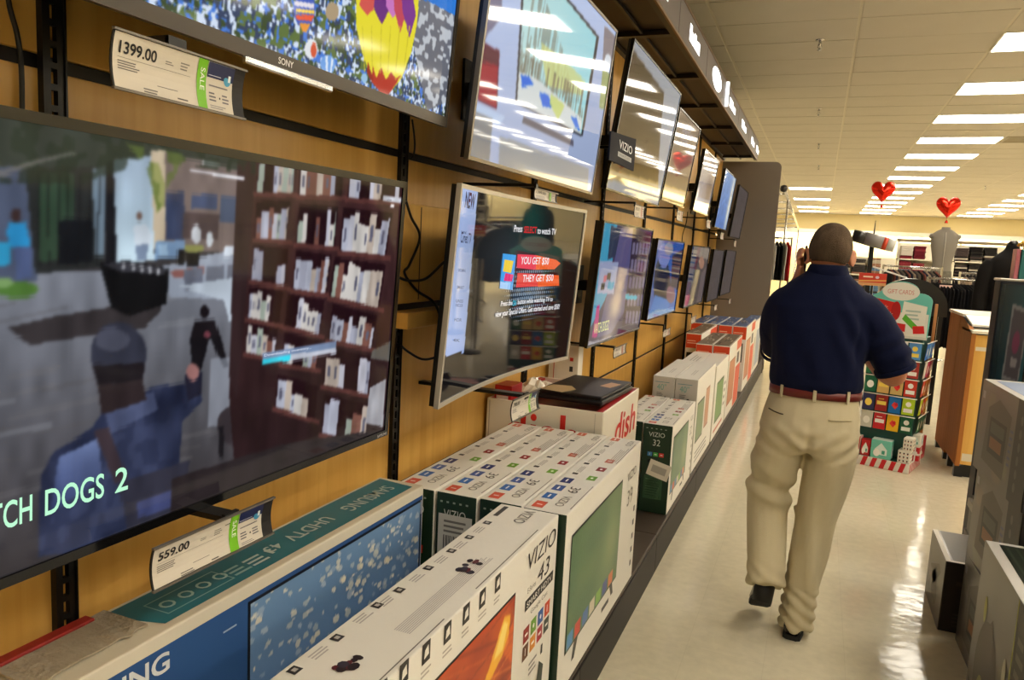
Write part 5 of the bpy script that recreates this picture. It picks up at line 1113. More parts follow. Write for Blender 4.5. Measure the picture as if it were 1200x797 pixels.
# ---- body: head, neck, arms and hands in one surface
HC = V((1.312, 3.425, 1.662))
def headpt(a, b, off=0.0):
    """a azimuth (0 = face, +y), b elevation; head shape with face features"""
    ca, sa, cb, sb = math.cos(a), math.sin(a), math.cos(b), math.sin(b)
    cb = max(cb, 0.0)**.82; sb = math.copysign(abs(sb)**.92, sb)
    x, y, z = sa*cb, ca*cb, sb
    rx, ry, rz = .0790, .099, .110
    wz = 1.0 - 0.20*max(0, -z)**1.3                     # jaw narrows
    X = x*rx*wz*(1-0.05*max(0, z)); Y = y*ry*(1.0 - 0.14*max(0, -z)*(1 if y > 0 else 2.0)); Z = z*rz
    if y < 0 and z < -.2: Y *= 1 - 0.25*min(1, (-z-.2)*1.4)
    f = max(0, y)
    Y += .024*math.exp(-(x/.14)**2 - ((z+.16)/.15)**2)*f + .008*math.exp(-(x/.25)**2-((z+.72)/.14)**2)*f   # nose, chin
    Y += .006*math.exp(-(x/.22)**2-((z+.46)/.07)**2)*f - .008*math.exp(-((abs(x)-.36)/.14)**2-((z-.05)/.10)**2)*f + .005*math.exp(-((z-.24)/.09)**2)*f
    v = V((X, Y, Z)); 
    if off: v = v + V((x/rx, y/ry, z/rz)).normalized()*off
    R = Matrix.Rotation(math.radians(4), 3, 'Y') @ Matrix.Rotation(math.radians(-7), 3, 'X')
    return HC + R @ v
bd = MB(); NA, NB = 48, 30
rings = [[headpt(2*math.pi*k/NA, -math.pi/2*0.985 + math.pi*0.985*j/NB) for k in range(NA)] for j in range(NB+1)]
bd.rings([list(reversed(r_)) for r_ in rings])
limb(bd, smoothpath([((1.309, 3.405, 1.46), .062, .062), ((1.310, 3.408, 1.54), .058, .060), ((1.312, 3.418, 1.61), .056, .060)]))
for sx in (-1, 1):      # ears
    c = HC + V((sx*.085, -.008, -.024)); R_ = Matrix.Rotation(sx*math.radians(-32), 3, 'Z')
    rr = []
    for (t, rz, ry_) in ((-.012, .022, .012), (0, .033, .019), (.008, .035, .022), (.013, .031, .018)):
        rr.append([c + R_ @ V((sx*t, ry_*math.cos(a)-.004, rz*math.sin(a))) for a in (np.linspace(0, 2*math.pi, 15)[:-1] * (1 if sx > 0 else -1))])
    bd.rings(rr)
limb(bd, [((1.308, 3.40, 1.15), .12, .09), ((1.305, 3.40, 1.40), .15, .09), ((1.309, 3.405, 1.50), .06, .06)])
limb(bd, smoothpath([((1.16, 3.412, 1.455), .05, .05), ((1.14, 3.45, 1.38), .05, .05), ((1.136, 3.60, 1.205), .046, .046), ((1.145, 3.61, 1.29), .043, .043), ((1.165, 3.56, 1.43), .036, .038), ((1.196, 3.515, 1.53), .027, .031)]))
limb(bd, smoothpath([((1.46, 3.412, 1.455), .05, .05), ((1.52, 3.42, 1.37), .052, .052), ((1.604, 3.445, 1.185), .046, .047), ((1.585, 3.51, 1.165), .044, .044), ((1.535, 3.61, 1.20), .036, .036), ((1.505, 3.665, 1.225), .026, .032)]))
def finger(pts, r0, r1): limb(bd, [(p, r0+(r1-r0)*k/(len(pts)-1), r0+(r1-r0)*k/(len(pts)-1)) for k, p in enumerate(pts)], 10)
# left hand: palm along the phone, fingers wrapped over its back
limb(bd, smoothpath([((1.196, 3.515, 1.53), .027, .029), ((1.200, 3.492, 1.562), .020, .036), ((1.202, 3.470, 1.592), .017, .040), ((1.204, 3.452, 1.615), .015, .038)]), 14)
for k, (dy, dz, ln) in enumerate(((.030, .030, 1.0), (.008, .022, 1.08), (-.012, .008, 1.0), (-.030, -.010, .82))):
    b = V((1.196, 3.452+dy, 1.618+dz*.6)); finger([b + V((0, -.004, -.012)), b + V((-.006, -.020*ln, .014*ln)), b + V((-.002, -.036*ln, .026*ln)), b + V((.012, -.046*ln, .032*ln))], .0098, .0078)
finger([V((1.205, 3.50, 1.575)), V((1.216, 3.505, 1.612)), V((1.224, 3.495, 1.645)), V((1.226, 3.482, 1.668))], .012, .009)
# right hand: loosely curled in front of the body
limb(bd, smoothpath([((1.505, 3.665, 1.225), .026, .032), ((1.488, 3.70, 1.240), .020, .038), ((1.470, 3.735, 1.250), .017, .041)]), 14)
for k, (dz, ln) in enumerate(((.030, .92), (.010, 1.05), (-.010, 1.0), (-.029, .8))):
    b = V((1.468, 3.738, 1.250+dz)); finger([b + V((.008, -.012, 0)), b + V((-.012, .026*ln, 0)), b + V((-.034, .034*ln, -.004)), b + V((-.046, .022*ln, -.008))], .0095, .0075)
finger([V((1.492, 3.69, 1.265)), V((1.474, 3.705, 1.292)), V((1.452, 3.728, 1.302)), V((1.440, 3.745, 1.300))], .012, .009)
body = remeshed('body', bd, SKIN, 0.0042, 2, man)
# eyes, brows and mouth
for sx in (-1, 1):
    c = headpt(sx*.40, .05, -.003); MB().lathe([(.001, -.010), (.007, -.0075), (.010, 0), (.007, .0075), (.001, .010)], c, 12).build('eye', pmat('eye_white', (225, 222, 216), .2), man)
    MB().lathe([(.0005, -.0045), (.0045, -.001), (.0045, .001), (.0005, .0045)], c + V((0, .0088, 0)), 10).build('iris', pmat('iris', (60, 44, 30), .15), man)
    MB().tube([headpt(sx*a, .26, .002) for a in (.18, .34, .52, .66)], .003, 6).build('eyebrow', HAIRM, man)
MB().tube([headpt(a, -.47, .001) for a in (-.24, -.1, 0, .1, .24)], .0035, 6).build('lips', pmat('lips', (160, 84, 74), .5), man)
# hair: a close cropped cap following the head
hb = MB(); NA, NB = 60, 30; vs = []; keep = []
for j in range(NB+1):
    b = -0.75 + (math.pi/2*0.999+0.75)*j/NB
    for k in range(NA): vs.append(headpt(2*math.pi*k/NA, b, .0075 - (.005 if b < -.45 else 0)))
for j in range(NB):
    for k in range(NA):
        a = 2*math.pi*(k+.5)/NA; a = min(a, 2*math.pi-a); b = -0.75 + (math.pi/2+0.75)*(j+.5)/NB
        lim = .62 if a < .75 else (.62-(a-.75)*1.0 if a < 1.45 else (-.25 if a < 1.75 else -.25-.22*min(1, (a-1.75)/.5)))
        if 1.30 < a < 1.78 and b < .10: continue
        if b > lim: keep.append((j*NA+k, (j+1)*NA+k, (j+1)*NA+(k+1) % NA, j*NA+(k+1) % NA))
hb.add(vs, keep, smooth=True); hair = hb.build('hair', HAIRM, man); md = hair.modifiers.new('thickness', 'SOLIDIFY'); md.thickness = 0.009; md.offset = -1
bm_ = bmesh.new(); bm_.from_mesh(hair.data); bmesh.ops.delete(bm_, geom=[v for v in bm_.verts if not v.link_faces], context='VERTS'); bmesh.ops.recalc_face_normals(bm_, faces=bm_.faces); bm_.to_mesh(hair.data); bm_.free()

# ---- shoes
def shoe(M):
    up = MB(); prof = [(-.145, .030, .062, .030), (-.13, .038, .075, .032), (-.09, .040, .085, .034), (-.04, .040, .080, .034), (.02, .044, .062, .030), (.08, .048, .050, .026), (.125, .044, .042, .022), (.150, .030, .034, .018), (.160, .012, .026, .014)]
    rr = []
    for (y, hw, top, base) in prof:
        ring = []
        for k in range(16):
            a = 2*math.pi*k/16; c_, s_ = math.cos(a), math.sin(a)
            ring.append(M @ V((hw*math.copysign(abs(c_)**.8, c_), y, .016 + (top-.016)*(.5+.5*s_) if True else 0)))
        rr.append(ring)
    up.rings(rr); u = up.build('shoe', SHOE, man)
    so = MB(); rr = []
    for (y, hw, h0) in ((-.152, .020, 0), (-.14, .036, 0), (-.09, .040, 0), (-.075, .040, 0), (-.07, .036, .010), (-.02, .034, .010), (.04, .046, .004), (.10, .048, .003), (.145, .036, .006), (.166, .010, .012)):
        rr.append([M @ V((hw, y, h0)), M @ V((hw, y, .020)), M @ V((-hw, y, .020)), M @ V((-hw, y, h0))])
    so.rings(rr, smooth=False); so.build('sole', SOLE, u)
    MB().tube([M @ V((x, y, z)) for x, y, z in ((-.03, -.02, .070), (0, -.012, .080), (.03, -.02, .070))], .004, 6).build('topline', SOLE, u)
shoe(Matrix.Translation((1.332, 3.455, 0.001)) @ Matrix.Rotation(-.12, 4, 'Z'))
shoe(Matrix.Translation((1.180, 3.375, 0.050)) @ Matrix.Rotation(.10, 4, 'Z') @ Matrix.Translation((0, .10, 0)) @ Matrix.Rotation(math.radians(-38), 4, 'X') @ Matrix.Translation((0, -.10, 0)))
# socks between hem and shoe of the lifted foot
limb_ = MB(); limb(limb_, [((1.190, 3.31, .25), .045, .05), ((1.184, 3.27, .16), .040, .048)]); limb_.build('sock', SOLE, man)
# ---- the phone in his hand
Mp = Matrix.Translation((1.2185, 3.462, 1.618)) @ Matrix.Rotation(math.radians(-34), 4, 'X') @ Matrix.Rotation(math.radians(90), 4, 'Y')
r = root('mobile_phone', 'dark mobile phone held to the left ear of the walking man', 'phone', (0, 0, 0), M=Mp)
MB().bevel_box((-.034, -.066, -.0045), (.034, .066, .0045), .004, M=Mp).build('case', pmat('phone_case', (18, 18, 20), .35), r)
MB().box((-.031, -.062, .0045), (.031, .062, .0055), M=Mp).build('screen', pmat('phone_glass', (8, 8, 10), .08), r)
# ================================================================== right side: stacked cartons, cabinet, counter, gift cards
GREYB = (104, 98, 90)
GLOSSC = pmat('glossy_printed_card', (255, 255, 255), 0.28, 0.5, attr=True, bump=(40, 0.04))
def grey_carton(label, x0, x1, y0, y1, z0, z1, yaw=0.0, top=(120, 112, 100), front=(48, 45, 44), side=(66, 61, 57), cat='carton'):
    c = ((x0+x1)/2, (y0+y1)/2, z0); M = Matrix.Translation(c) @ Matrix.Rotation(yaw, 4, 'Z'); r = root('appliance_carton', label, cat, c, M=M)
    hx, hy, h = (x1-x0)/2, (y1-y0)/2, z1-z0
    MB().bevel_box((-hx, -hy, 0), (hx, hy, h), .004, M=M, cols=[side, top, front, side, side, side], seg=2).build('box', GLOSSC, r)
    F = {'left': M @ frame((-hx, hy, 0), (0, -1, 0), (0, 0, 1)), 'near': M @ frame((-hx, -hy, 0), (1, 0, 0), (0, 0, 1)), 'top': M @ frame((-hx, -hy, h), (1, 0, 0), (0, 1, 0))}
    return r, F, 2*hx, 2*hy, h
def print_side(r, f, wy, h, seed, tint=(92, 85, 78)):
    R = random.Random(seed); c = Canvas(90, 60, (64, 59, 55)); n1 = c.noise(5, 4, seed)
    c.put(n1, tint, .8); c.poly([(0, R.uniform(.5, .8)), (.5, R.uniform(.7, 1)), (1, R.uniform(.3, .6)), (1, 0), (0, 0)], (74, 69, 66), .5)
    for k in range(5):
        x, y = R.uniform(.1, .7), R.uniform(.1, .8); c.ell((x, y), R.uniform(.03, .12), R.uniform(.04, .14), R.choice([(124, 116, 106), (46, 43, 42), (110, 84, 60), (96, 98, 60)]), .6, R.uniform(-1, 1))
    c.blur(3); c.build('side_picture', f, wy, h, pmat('glossy_picture', (255, 255, 255), .28, .5, attr=True), r, z=.0006)
# low carton lying on the floor
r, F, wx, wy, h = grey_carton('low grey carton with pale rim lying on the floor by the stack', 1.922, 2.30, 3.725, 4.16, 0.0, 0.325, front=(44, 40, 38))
s = Sheet(F['top'], z=.001); s.rect(0, 0, .022, wy, (206, 200, 188)); s.rect(.022, 0, wx, .016, (206, 200, 188)); s.rect(.03, .02, wx-.01, wy-.01, (92, 86, 77)); s.build('pale_rim', r)
s = Sheet(F['near'], z=.001); s.rect(.10, .12, .16, .20, (14, 13, 13)); s.rect(.05, .22, .2, .24, (70, 64, 60)); s.lines(.05, .03, .2, .1, 4, (70, 66, 62)); s.build('printing', r)
print_side(r, F['left'], wy, h, 5, (112, 104, 92)); s = Sheet(F['left'], z=.0014); s.ell(wy*.5, h*.4, .07, .07, (96, 90, 82)); s.ell(wy*.62, h*.32, .05, .05, (98, 92, 82), .0004); s.poly([(.08, .18), (.3, .26), (.36, .24), (.2, .12)], (104, 98, 88)); s.build('side_printing', r)
# stack of two big grey cartons with a third on top
def appl(label, x0, x1, y0, y1, z0, z1, yaw, seed):
    r, F, wx, wy, h = grey_carton(label, x0, x1, y0, y1, z0, z1, yaw, top=(196, 190, 182)); f = F['left']; print_side(r, f, wy, h, seed); s = Sheet(f, z=.0014); R = random.Random(seed)
    s.poly([(wy*.16, h*.16), (wy*.62, h*.12), (wy*.66, h*.78), (wy*.40, h*.88), (wy*.2, h*.74)], (88, 82, 77)); s.rect(wy*.26, h*.28, wy*.60, h*.66, (46, 42, 40), .0004); s.rect(wy*.30, h*.34, wy*.54, h*.46, (130, 84, 50), .0008); s.rect(wy*.29, h*.50, wy*.56, h*.62, (76, 80, 74), .0008); s.lines(wy*.66, h*.3, wy*.72, h*.7, 6, (84, 92, 120), .4); s.rect(wy*.74, 0, wy, h, (46, 44, 43), .0002)
    for k in range(6): s.ell(wy*.84, h*(.16+.13*k), .014, .018, (86, 82, 80), .0006, 10)
    s.rect(wy*.04, h*.80, wy*.09, h*.88, (150, 150, 160)); s.lines(wy*.06, h*.9, wy*.4, h*.94, 1, (112, 108, 104)); s.build('side_printing', r)
    s = Sheet(F['near'], z=.001); s.rect(.03, h*.84, wx-.03, h*.95, (56, 60, 84)); s.rect(.02, h*.5, .2, h*.64, (16, 15, 15)); s.rect(.01, h*.05, wx-.01, h*.45, (88, 82, 77)); s.build('printing', r)
    s = Sheet(F['top'], z=.001); s.rect(.03, .05, wx-.05, wy-.05, (120, 136, 170)); s.poly([(.1, .2), (.3, .1), (.34, .3), (.16, .42)], (214, 212, 208), .0004); s.build('top_printing', r)
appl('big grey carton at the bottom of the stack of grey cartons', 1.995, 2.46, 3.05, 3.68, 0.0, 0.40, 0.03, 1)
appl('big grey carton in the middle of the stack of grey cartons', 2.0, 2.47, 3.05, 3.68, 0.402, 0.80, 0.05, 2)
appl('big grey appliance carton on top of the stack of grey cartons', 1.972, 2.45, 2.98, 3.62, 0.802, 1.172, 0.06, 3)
# front carton with dark tray top
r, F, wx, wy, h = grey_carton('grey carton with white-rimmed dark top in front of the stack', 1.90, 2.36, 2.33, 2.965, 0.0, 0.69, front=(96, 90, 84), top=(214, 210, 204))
s = Sheet(F['top'], z=.001); s.rect(.035, .0, wx-.03, wy-.03, (34, 40, 34)); 
for k in range(14): s.rect(.05+k*.028, .03, .058+k*.028, wy-.05, (60, 70, 56), .0004)
s.poly([(.10, .33), (.34, .28), (.38, .38), (.14, .44)], (206, 204, 204), .0008); s.build('top_printing', r)
f = F['left']; print_side(r, f, wy, h, 9); s = Sheet(f, z=.0014); s.ell(wy*.36, h*.42, wy*.24, h*.28, (84, 78, 72), n=28); s.poly([(wy*.22, h*.6), (wy*.4, h*.74), (wy*.56, h*.5), (wy*.44, h*.2)], (84, 76, 74), .0004); s.ell(wy*.3, h*.3, .05, .08, (150, 146, 90), .0008); s.ell(wy*.22, h*.72, .02, .045, (160, 158, 80), .0008); s.ell(wy*.70, h*.62, .02, .05, (176, 172, 150), .0008)
s.poly([(wy*.80, 0), (wy*.815, 0), (wy*.80, h), (wy*.785, h)], (150, 150, 40), .0008); s.rect(wy*.82, 0, wy, h, (62, 60, 52), .0003); s.lines(wy*.85, .05, wy*.97, h*.9, 12, (104, 102, 88), dz=.0006); s.poly([(wy*.03, h*.05), (wy*.3, h*.0), (wy*.2, h*.26), (wy*.04, h*.3)], (60, 58, 56), .0005); s.ell(wy*.16, h*.2, .03, .06, (170, 120, 60), .0009); s.build('side_printing', r)
# steel shelf edge with green ticket beside the cabinet
r = root('low_shelf', 'low grey metal shelf with green ticket beside the tall cabinet', 'shelf', (2.35, 4.40, 0))
SH = pmat('shelf_grey', (124, 118, 110), .4, metal=.3)
for z in (.02, .19, .36): MB().bevel_box((2.13, 4.25, z), (2.60, 4.57, z+.045), .003, seg=1).build('shelf_board', SH, r)
MB().box((2.15, 4.54, 0), (2.58, 4.57, .42)).build('back_board', DARKG, r)
for x in (2.135, 2.585): MB().box((x, 4.26, 0), (x+.012, 4.53, .36)).build('upright', DARKG, r)
solid('shelf_ticket', MB().box((2.14, 4.262, .4065), (2.2, 4.268, .46)), pmat('ticket_green', (130, 176, 30), .5), 'bright green shelf ticket standing on the low metal shelf', 'ticket')
# tall dark cabinet with teal posters
r = root('display_cabinet', 'tall dark display cabinet with teal poster panels', 'cabinet', (2.38, 4.85, 0))
MB().bevel_box((2.155, 4.60, .0), (2.62, 4.74, 1.565), .006).build('body', pmat('cabinet_black', (14, 20, 30), .5, .25), r)
MB().bevel_box((2.150, 4.595, 1.567), (2.625, 4.75, 1.580), .003, seg=1).build('top_rim', SILVERP, r)
f = frame((2.155, 4.60, 0), (1, 0, 0), (0, 0, 1)); c = Canvas(60, 160, (22, 60, 74)); c.grad([(0, 0), (1, 0), (1, 1), (0, 1)], (18, 40, 52), (40, 96, 110), (0, 0.5), (0.7, 0.6)); c.poly([(.3, .60), (.72, .58), (.78, .9), (.34, .92)], (160, 160, 168)); c.poly([(.34, .62), (.7, .60), (.74, .88), (.38, .90)], (96, 92, 104)); c.ell((.54, .76), .09, .05, (150, 70, 110)); c.poly([(.46, .66), (.62, .655), (.63, .69), (.47, .70)], (176, 170, 176)); c.poly([(.3, .28), (.66, .27), (.70, .46), (.34, .48)], (150, 150, 150)); c.poly([(.34, .3), (.62, .29), (.66, .44), (.38, .46)], (120, 90, 70)); c.ell((.5, .36), .08, .04, (60, 80, 150)); c.poly([(.2, .52), (.8, .5), (.8, .505), (.2, .525)], (130, 160, 165)); c.poly([(.25, .55), (.7, .535), (.7, .54), (.25, .555)], (130, 160, 165)); c.poly([(.8, 0), (1, 0), (1, 1), (.82, 1)], (18, 20, 26)); c.blur(1); c.a *= .62
c.build('poster', f @ Matrix.Translation((.008, .3, 0)), .175, 1.25, pmat('poster_print', (255, 255, 255), .25, attr=True), r, z=.002)
r = root('gift_pack', 'teal and pink pack with yellow bow standing on the tall cabinet', 'pack', (2.27, 4.675, 1.5805))
MB().bevel_box((2.235, 4.62, 1.5805), (2.31, 4.73, 1.735), .004, cols=[(50, 120, 116)]*6).build('box', CARD, r); MB().bevel_box((2.215, 4.63, 1.5805), (2.234, 4.72, 1.735), .002, (206, 120, 130)).build('pink_panel', CARD, r)
b = MB()
for a in range(6): b.tube([(2.272, 4.67, 1.737), (2.272+.03*math.cos(a*1.05), 4.67+.03*math.sin(a*1.05), 1.775), (2.272+.05*math.cos(a*1.05), 4.67+.05*math.sin(a*1.05), 1.752)], .007, 6)
b.build('bow', pmat('yellow_ribbon', (220, 170, 30), .4), r)
# service counter: dark end panels, pale front
r = root('service_counter', 'service counter with walnut end panels and pale front', 'counter', (3.3, 7.2, 0))
f = frame((2.43, 6.64, 0), (0, 1, 0), (0, 0, 1))
MB().prism([(0, .09), (.56, .09), (.56, 1.23), (.42, 1.23), (.0, 1.13)], f, -.03, 0.0).build('end_panel', WALNUT, r)
MB().prism([(.566, .06), (1.10, .06), (1.10, 1.23), (.566, 1.23)], f, -.03, 0.0).build('end_panel', WALNUT, r)
for y in (6.66, 6.98, 7.22, 7.66): MB().box((2.40, y, 0), (2.46, y+.06, .06 if y > 7.1 else .09)).build('foot', BLACKP, r)
MB().bevel_box((2.431, 6.66, .10), (4.4, 6.70, 1.12), .003, seg=1).build('front_board', MAPLE, r)
MB().box((2.45, 6.68, .0), (4.38, 6.72, .10)).build('toe_kick', BLACKP, r)
MB().bevel_box((2.40, 6.63, 1.131), (4.42, 7.06, 1.155), .004).build('lower_top', pmat('counter_white', (224, 216, 196), .35), r)
MB().bevel_box((2.39, 7.05, 1.232), (4.42, 7.76, 1.255), .004).build('upper_top', pmat('counter_white', (224, 216, 196), .35), r)
MB().box((2.45, 7.063, 1.155), (4.4, 7.09, 1.232)).build('riser', MAPLE, r)
s = Sheet(frame((2.431, 6.66, 0), (1, 0, 0), (0, 0, 1)), z=.001); s.rect(.01, 1.0, .10, 1.03, (216, 206, 184)); s.build('notice', r); s = Sheet(frame((2.431, 6.66, 0), (1, 0, 0), (0, 0, 1)), z=.001); s.rect(.01, .13, .09, .19, (206, 196, 172)); s.build('notice', r)
rb = root('ring_binder', 'white binder with black edge leaning on the counter top', 'binder', (2.52, 6.86, 1.167), yaw=.15); Mb = MAT[rb] @ Matrix.Rotation(.35, 4, 'X')
MB().bevel_box((-.10, -.02, .012), (.14, .17, .030), .003, (226, 222, 214), M=Mb).build('cover', CARD, rb); MB().bevel_box((-.11, -.03, .004), (.15, .18, .012), .003, (24, 24, 26), M=Mb).build('spine_board', CARD, rb)

# ---- gift card display
GY_ = math.radians(-17); gc = V((1.93, 6.78, 0)); GM = Matrix.Translation(gc) @ Matrix.Rotation(GY_, 4, 'Z')
gd = root('gift_card_display', 'gift card display stand with teal header and striped base', 'display stand', gc, M=GM)
TEAL = (110, 196, 184); hw, hd = .215, .215
base = MB()
def stripes(M, L, Hh, n):
    s = Sheet(M, z=.001)
    for k in range(n):
        a = L*k/n; s.poly([(a, 0), (a+L/n*.5, 0), (a+L/n*.8, Hh), (a+L/n*.3, Hh)], (196, 30, 36))
    return s
base.bevel_box((-hw, -hd, 0), (hw, hd, .075), .004, (226, 218, 206), M=GM); base.build('base', CARD, gd)
stripes(GM @ frame((-hw, -hd, 0), (1, 0, 0), (0, 0, 1)), 2*hw-.01, .075, 6).build('stripe', gd); stripes(GM @ frame((hw, -hd, 0), (0, 1, 0), (0, 0, 1)), 2*hd-.01, .075, 9).build('stripe', gd)
s = Sheet(GM @ frame((-hw, -hd, .075), (1, 0, 0), (0, 1, 0)), z=.001); s.rect(.008, .008, 2*hw-.008, 2*hd-.008, (24, 84, 62)); s.build('base_top', gd)
MB().bevel_box((-.205, -.10, .076), (.185, .20, 1.06), .004, (28, 74, 66), M=GM).build('core', CARD, gd)
# header board
hp = [(-.22, 0), (.22, 0), (.23, .30)] + [(.23-.09*(1-math.cos(a)), .30+.06*math.sin(a)) for a in np.linspace(.3, 1.57, 5)] + [(.12+.0*math.cos(a), .36) for a in (0,)] + [(.0+.13*math.cos(a), .37+.075*math.sin(a)) for a in np.linspace(.1, math.pi-.1, 12)] + [(-.14, .36), (-.23, .30)]
HM = GM @ frame((-.01, -.112, 1.05), (1, 0, 0), (0, 0, 1)); MB().prism(hp, HM, -.01, 0.0, TEAL).build('header_board', CARD, gd)
s = Sheet(HM, z=.001); s.ell(0, .365, .135, .072, (232, 228, 218), n=26); s.text('GIFT CARDS', -.095, .345, .034, (206, 120, 112), w=.19, dz=.0006); s.rect(-.22, 0, .22, .02, (206, 206, 196)); s.rect(-.215, .02, .215, .20, (226, 222, 210), .0002)
s.poly([(-.20, .08), (-.02, .06), (.0, .27), (-.17, .30)], (206, 44, 36), .0006); s.ell(-.02, .21, .035, .075, (170, 30, 28), .0009); s.text('Gift', -.15, .22, .03, (240, 170, 150), w=.07, dz=.0014); s.text('Cards', -.13, .16, .04, (240, 190, 170), w=.09, dz=.0014)
s.poly([(.02, .12), (.19, .09), (.20, .26), (.03, .29)], (230, 228, 216), .0006); s.lines(.05, .15, .17, .24, 3, (170, 190, 180), dz=.0010); s.poly([(.03, .15), (.13, .06), (.16, .09), (.05, .19)], (90, 170, 50), .0014); s.poly([(-.05, .06), (.06, .05), (.06, .11), (-.05, .12)], (200, 40, 40), .0016); s.poly([(.12, .04), (.20, .05), (.19, .11), (.11, .10)], (206, 40, 40), .0016); s.build('header_printing', gd)
WIRE = pmat('white_wire', (226, 222, 212), .35)
cardcols = [[(60, 120, 200), (60, 120, 200), (230, 228, 222), (90, 150, 210)], [(40, 110, 70), (206, 190, 160), (200, 40, 90), (170, 60, 50)], [(30, 100, 70), (210, 170, 100), (210, 180, 110), (200, 60, 40)], [(50, 50, 90), (150, 40, 36), (30, 110, 180), (180, 206, 40)], [(200, 196, 180), (200, 40, 44), (230, 180, 30), (30, 90, 60)]]
sidecols = [[(60, 120, 200), (100, 160, 220), (60, 120, 200)], [(220, 214, 200), (206, 50, 90), (150, 60, 60)], [(200, 70, 40), (196, 120, 40), (176, 100, 40)], [(190, 206, 40), (196, 60, 40), (220, 160, 40)], [(30, 90, 60), (40, 96, 64), (34, 90, 60)]]
card_front = None
for rI in range(5):
    z = .89 - rI*.148
    MB().tube([GM @ V((-.205, -.135, z+.135)), GM @ V((.20, -.135, z+.135))], .004, 6).build('wire_rail', WIRE, gd); MB().tube([GM @ V((.22, -.10, z+.135)), GM @ V((.22, .26, z+.135))], .004, 6).build('wire_rail', WIRE, gd)
    for k in range(4):
        col = cardcols[rI][k]; M = GM @ Matrix.Translation((-.198+k*.098, -.128, z)) @ Matrix.Rotation(-.10, 4, 'X')
        b = MB().box((0, -.002, 0), (.088, .0, .13), col, M=M); sF = Sheet(M @ frame((0, -.002, 0), (1, 0, 0), (0, 0, 1)), z=.0006); R = random.Random(rI*7+k)
        lite = R.choice([(236, 232, 222), (240, 210, 90), (220, 60, 50), (240, 236, 230)])
        kind = (rI*4+k) % 4
        if kind == 0: sF.ell(.044, .06, .026, .03, lite)
        elif kind == 1: sF.rect(.01, .05, .078, .08, lite); sF.rect(.02, .095, .06, .10, lite)
        elif kind == 2: sF.poly([(.02, .06), (.05, .03), (.07, .06), (.04, .09)], lite); sF.ell(.055, .07, .012, .014, (200, 30, 40), .0004)
        else: sF.rect(.012, .02, .076, .05, lite); sF.ell(.044, .085, .02, .02, lite)
        for f_, c_, sm in zip(sF.mb.f, sF.mb.c, sF.mb.sm): b.add([sF.mb.v[i] for i in f_], [tuple(range(len(f_)))], c_)
        b.build('gift_card', INK, gd)
    for k in range(3):
        M = GM @ Matrix.Translation((.205, -.085+k*.10, z)) @ Matrix.Rotation(.10, 4, 'Y'); b = MB().box((0, 0, 0), (.002, .088, .13), sidecols[rI][k], M=M); sF = Sheet(M @ frame((.002, 0, 0), (0, 1, 0), (0, 0, 1)), z=.0006)
        sF.ell(.044, .06, .02, .035, (236, 230, 214)); 
        for f_, c_ in zip(sF.mb.f, sF.mb.c): b.add([sF.mb.v[i] for i in f_], [tuple(range(len(f_)))], c_)
        b.build('gift_card', INK, gd)
# boxed goods on its base
def small_box(label, cx, cy, w_, d_, h_, cols, yaw=0, dec=None, z=.0765, grp=None):
    M = GM @ Matrix.Translation((cx, cy, z)) @ Matrix.Rotation(yaw, 4, 'Z'); r = root('gift_box', label, 'gift box', (0, 0, 0), M=M, group=grp)
    MB().bevel_box((-w_/2, -d_/2, 0), (w_/2, d_/2, h_), .005, M=M, cols=cols).build('box', CARD, r)
    for fr_, L in ((frame((-w_/2, -d_/2, 0), (1, 0, 0), (0, 0, 1)), w_), (frame((w_/2, -d_/2, 0), (0, 1, 0), (0, 0, 1)), d_)):
        s = Sheet(M @ fr_, z=.001)
        if dec == 'house': s.poly([(L*.2, h_*.2), (L*.8, h_*.2), (L*.8, h_*.5), (L*.5, h_*.85), (L*.2, h_*.5)], (220, 232, 224)); s.ell(L*.3, h_*.3, L*.16, h_*.2, (240, 236, 228), .0005); s.rect(L*.55, h_*.25, L*.7, h_*.45, (70, 150, 130), .0005)
        elif dec == 'dots':
            for i in range(3):
                for j in range(3): s.ell(L*(.2+.3*i), h_*(.18+.3*j), L*.07, h_*.06, (24, 22, 24), n=8); s.ell(L*(.2+.3*i), h_*(.10+.3*j), L*.05, h_*.03, (190, 60, 40), n=8)
        elif dec == 'bow': s.rect(L*.42, 0, L*.58, h_, (236, 230, 222)); s.rect(0, h_*.42, L, h_*.58, (236, 230, 222)); s.ell(L*.35, h_*.6, L*.12, h_*.12, (240, 236, 228), .0004); s.ell(L*.65, h_*.6, L*.12, h_*.12, (240, 236, 228), .0004)
        elif dec == 'stripe':
            for i in range(4): s.poly([(L*.25*i, 0), (L*(.25*i+.12), 0), (L*(.25*i+.24), h_), (L*(.25*i+.12), h_)], (200, 36, 40))
        s.build('printing', r)
TL = [(110, 190, 170)]*6; CR = [(226, 220, 206)]*6; RD = [(186, 30, 34)]*6
small_box('teal gift box printed with a snowy house', -.005, -.160, .15, .10, .15, [(110, 190, 170), (196, 214, 206)] + [(110, 190, 170)]*4, .05, 'house')
small_box('cream gift box with black dots, upper of two by the stand', .185, -.155, .07, .10, .10, CR, 0, 'dots', z=.178); small_box('cream gift box with black dots, lower of two by the stand', .165, -.155, .09, .10, .10, CR, 0, 'dots')
small_box('red gift box with white bow at the corner of the base', .215, .0, .06, .12, .11, RD, 0, 'bow'); small_box('cream and teal gift box on the red bow box', .215, .0, .06, .12, .10, CR, 0, 'house', z=.188)
small_box('red gift box with round motif beside the teal box', -.12, -.165, .07, .08, .13, RD, 0, 'house'); small_box('candy striped gift box at the edge of the striped base', -.188, -.16, .05, .08, .15, CR, 0, 'stripe')
small_box('red and cream gift box behind the bow box', .21, .12, .07, .10, .18, RD, 0, 'stripe')

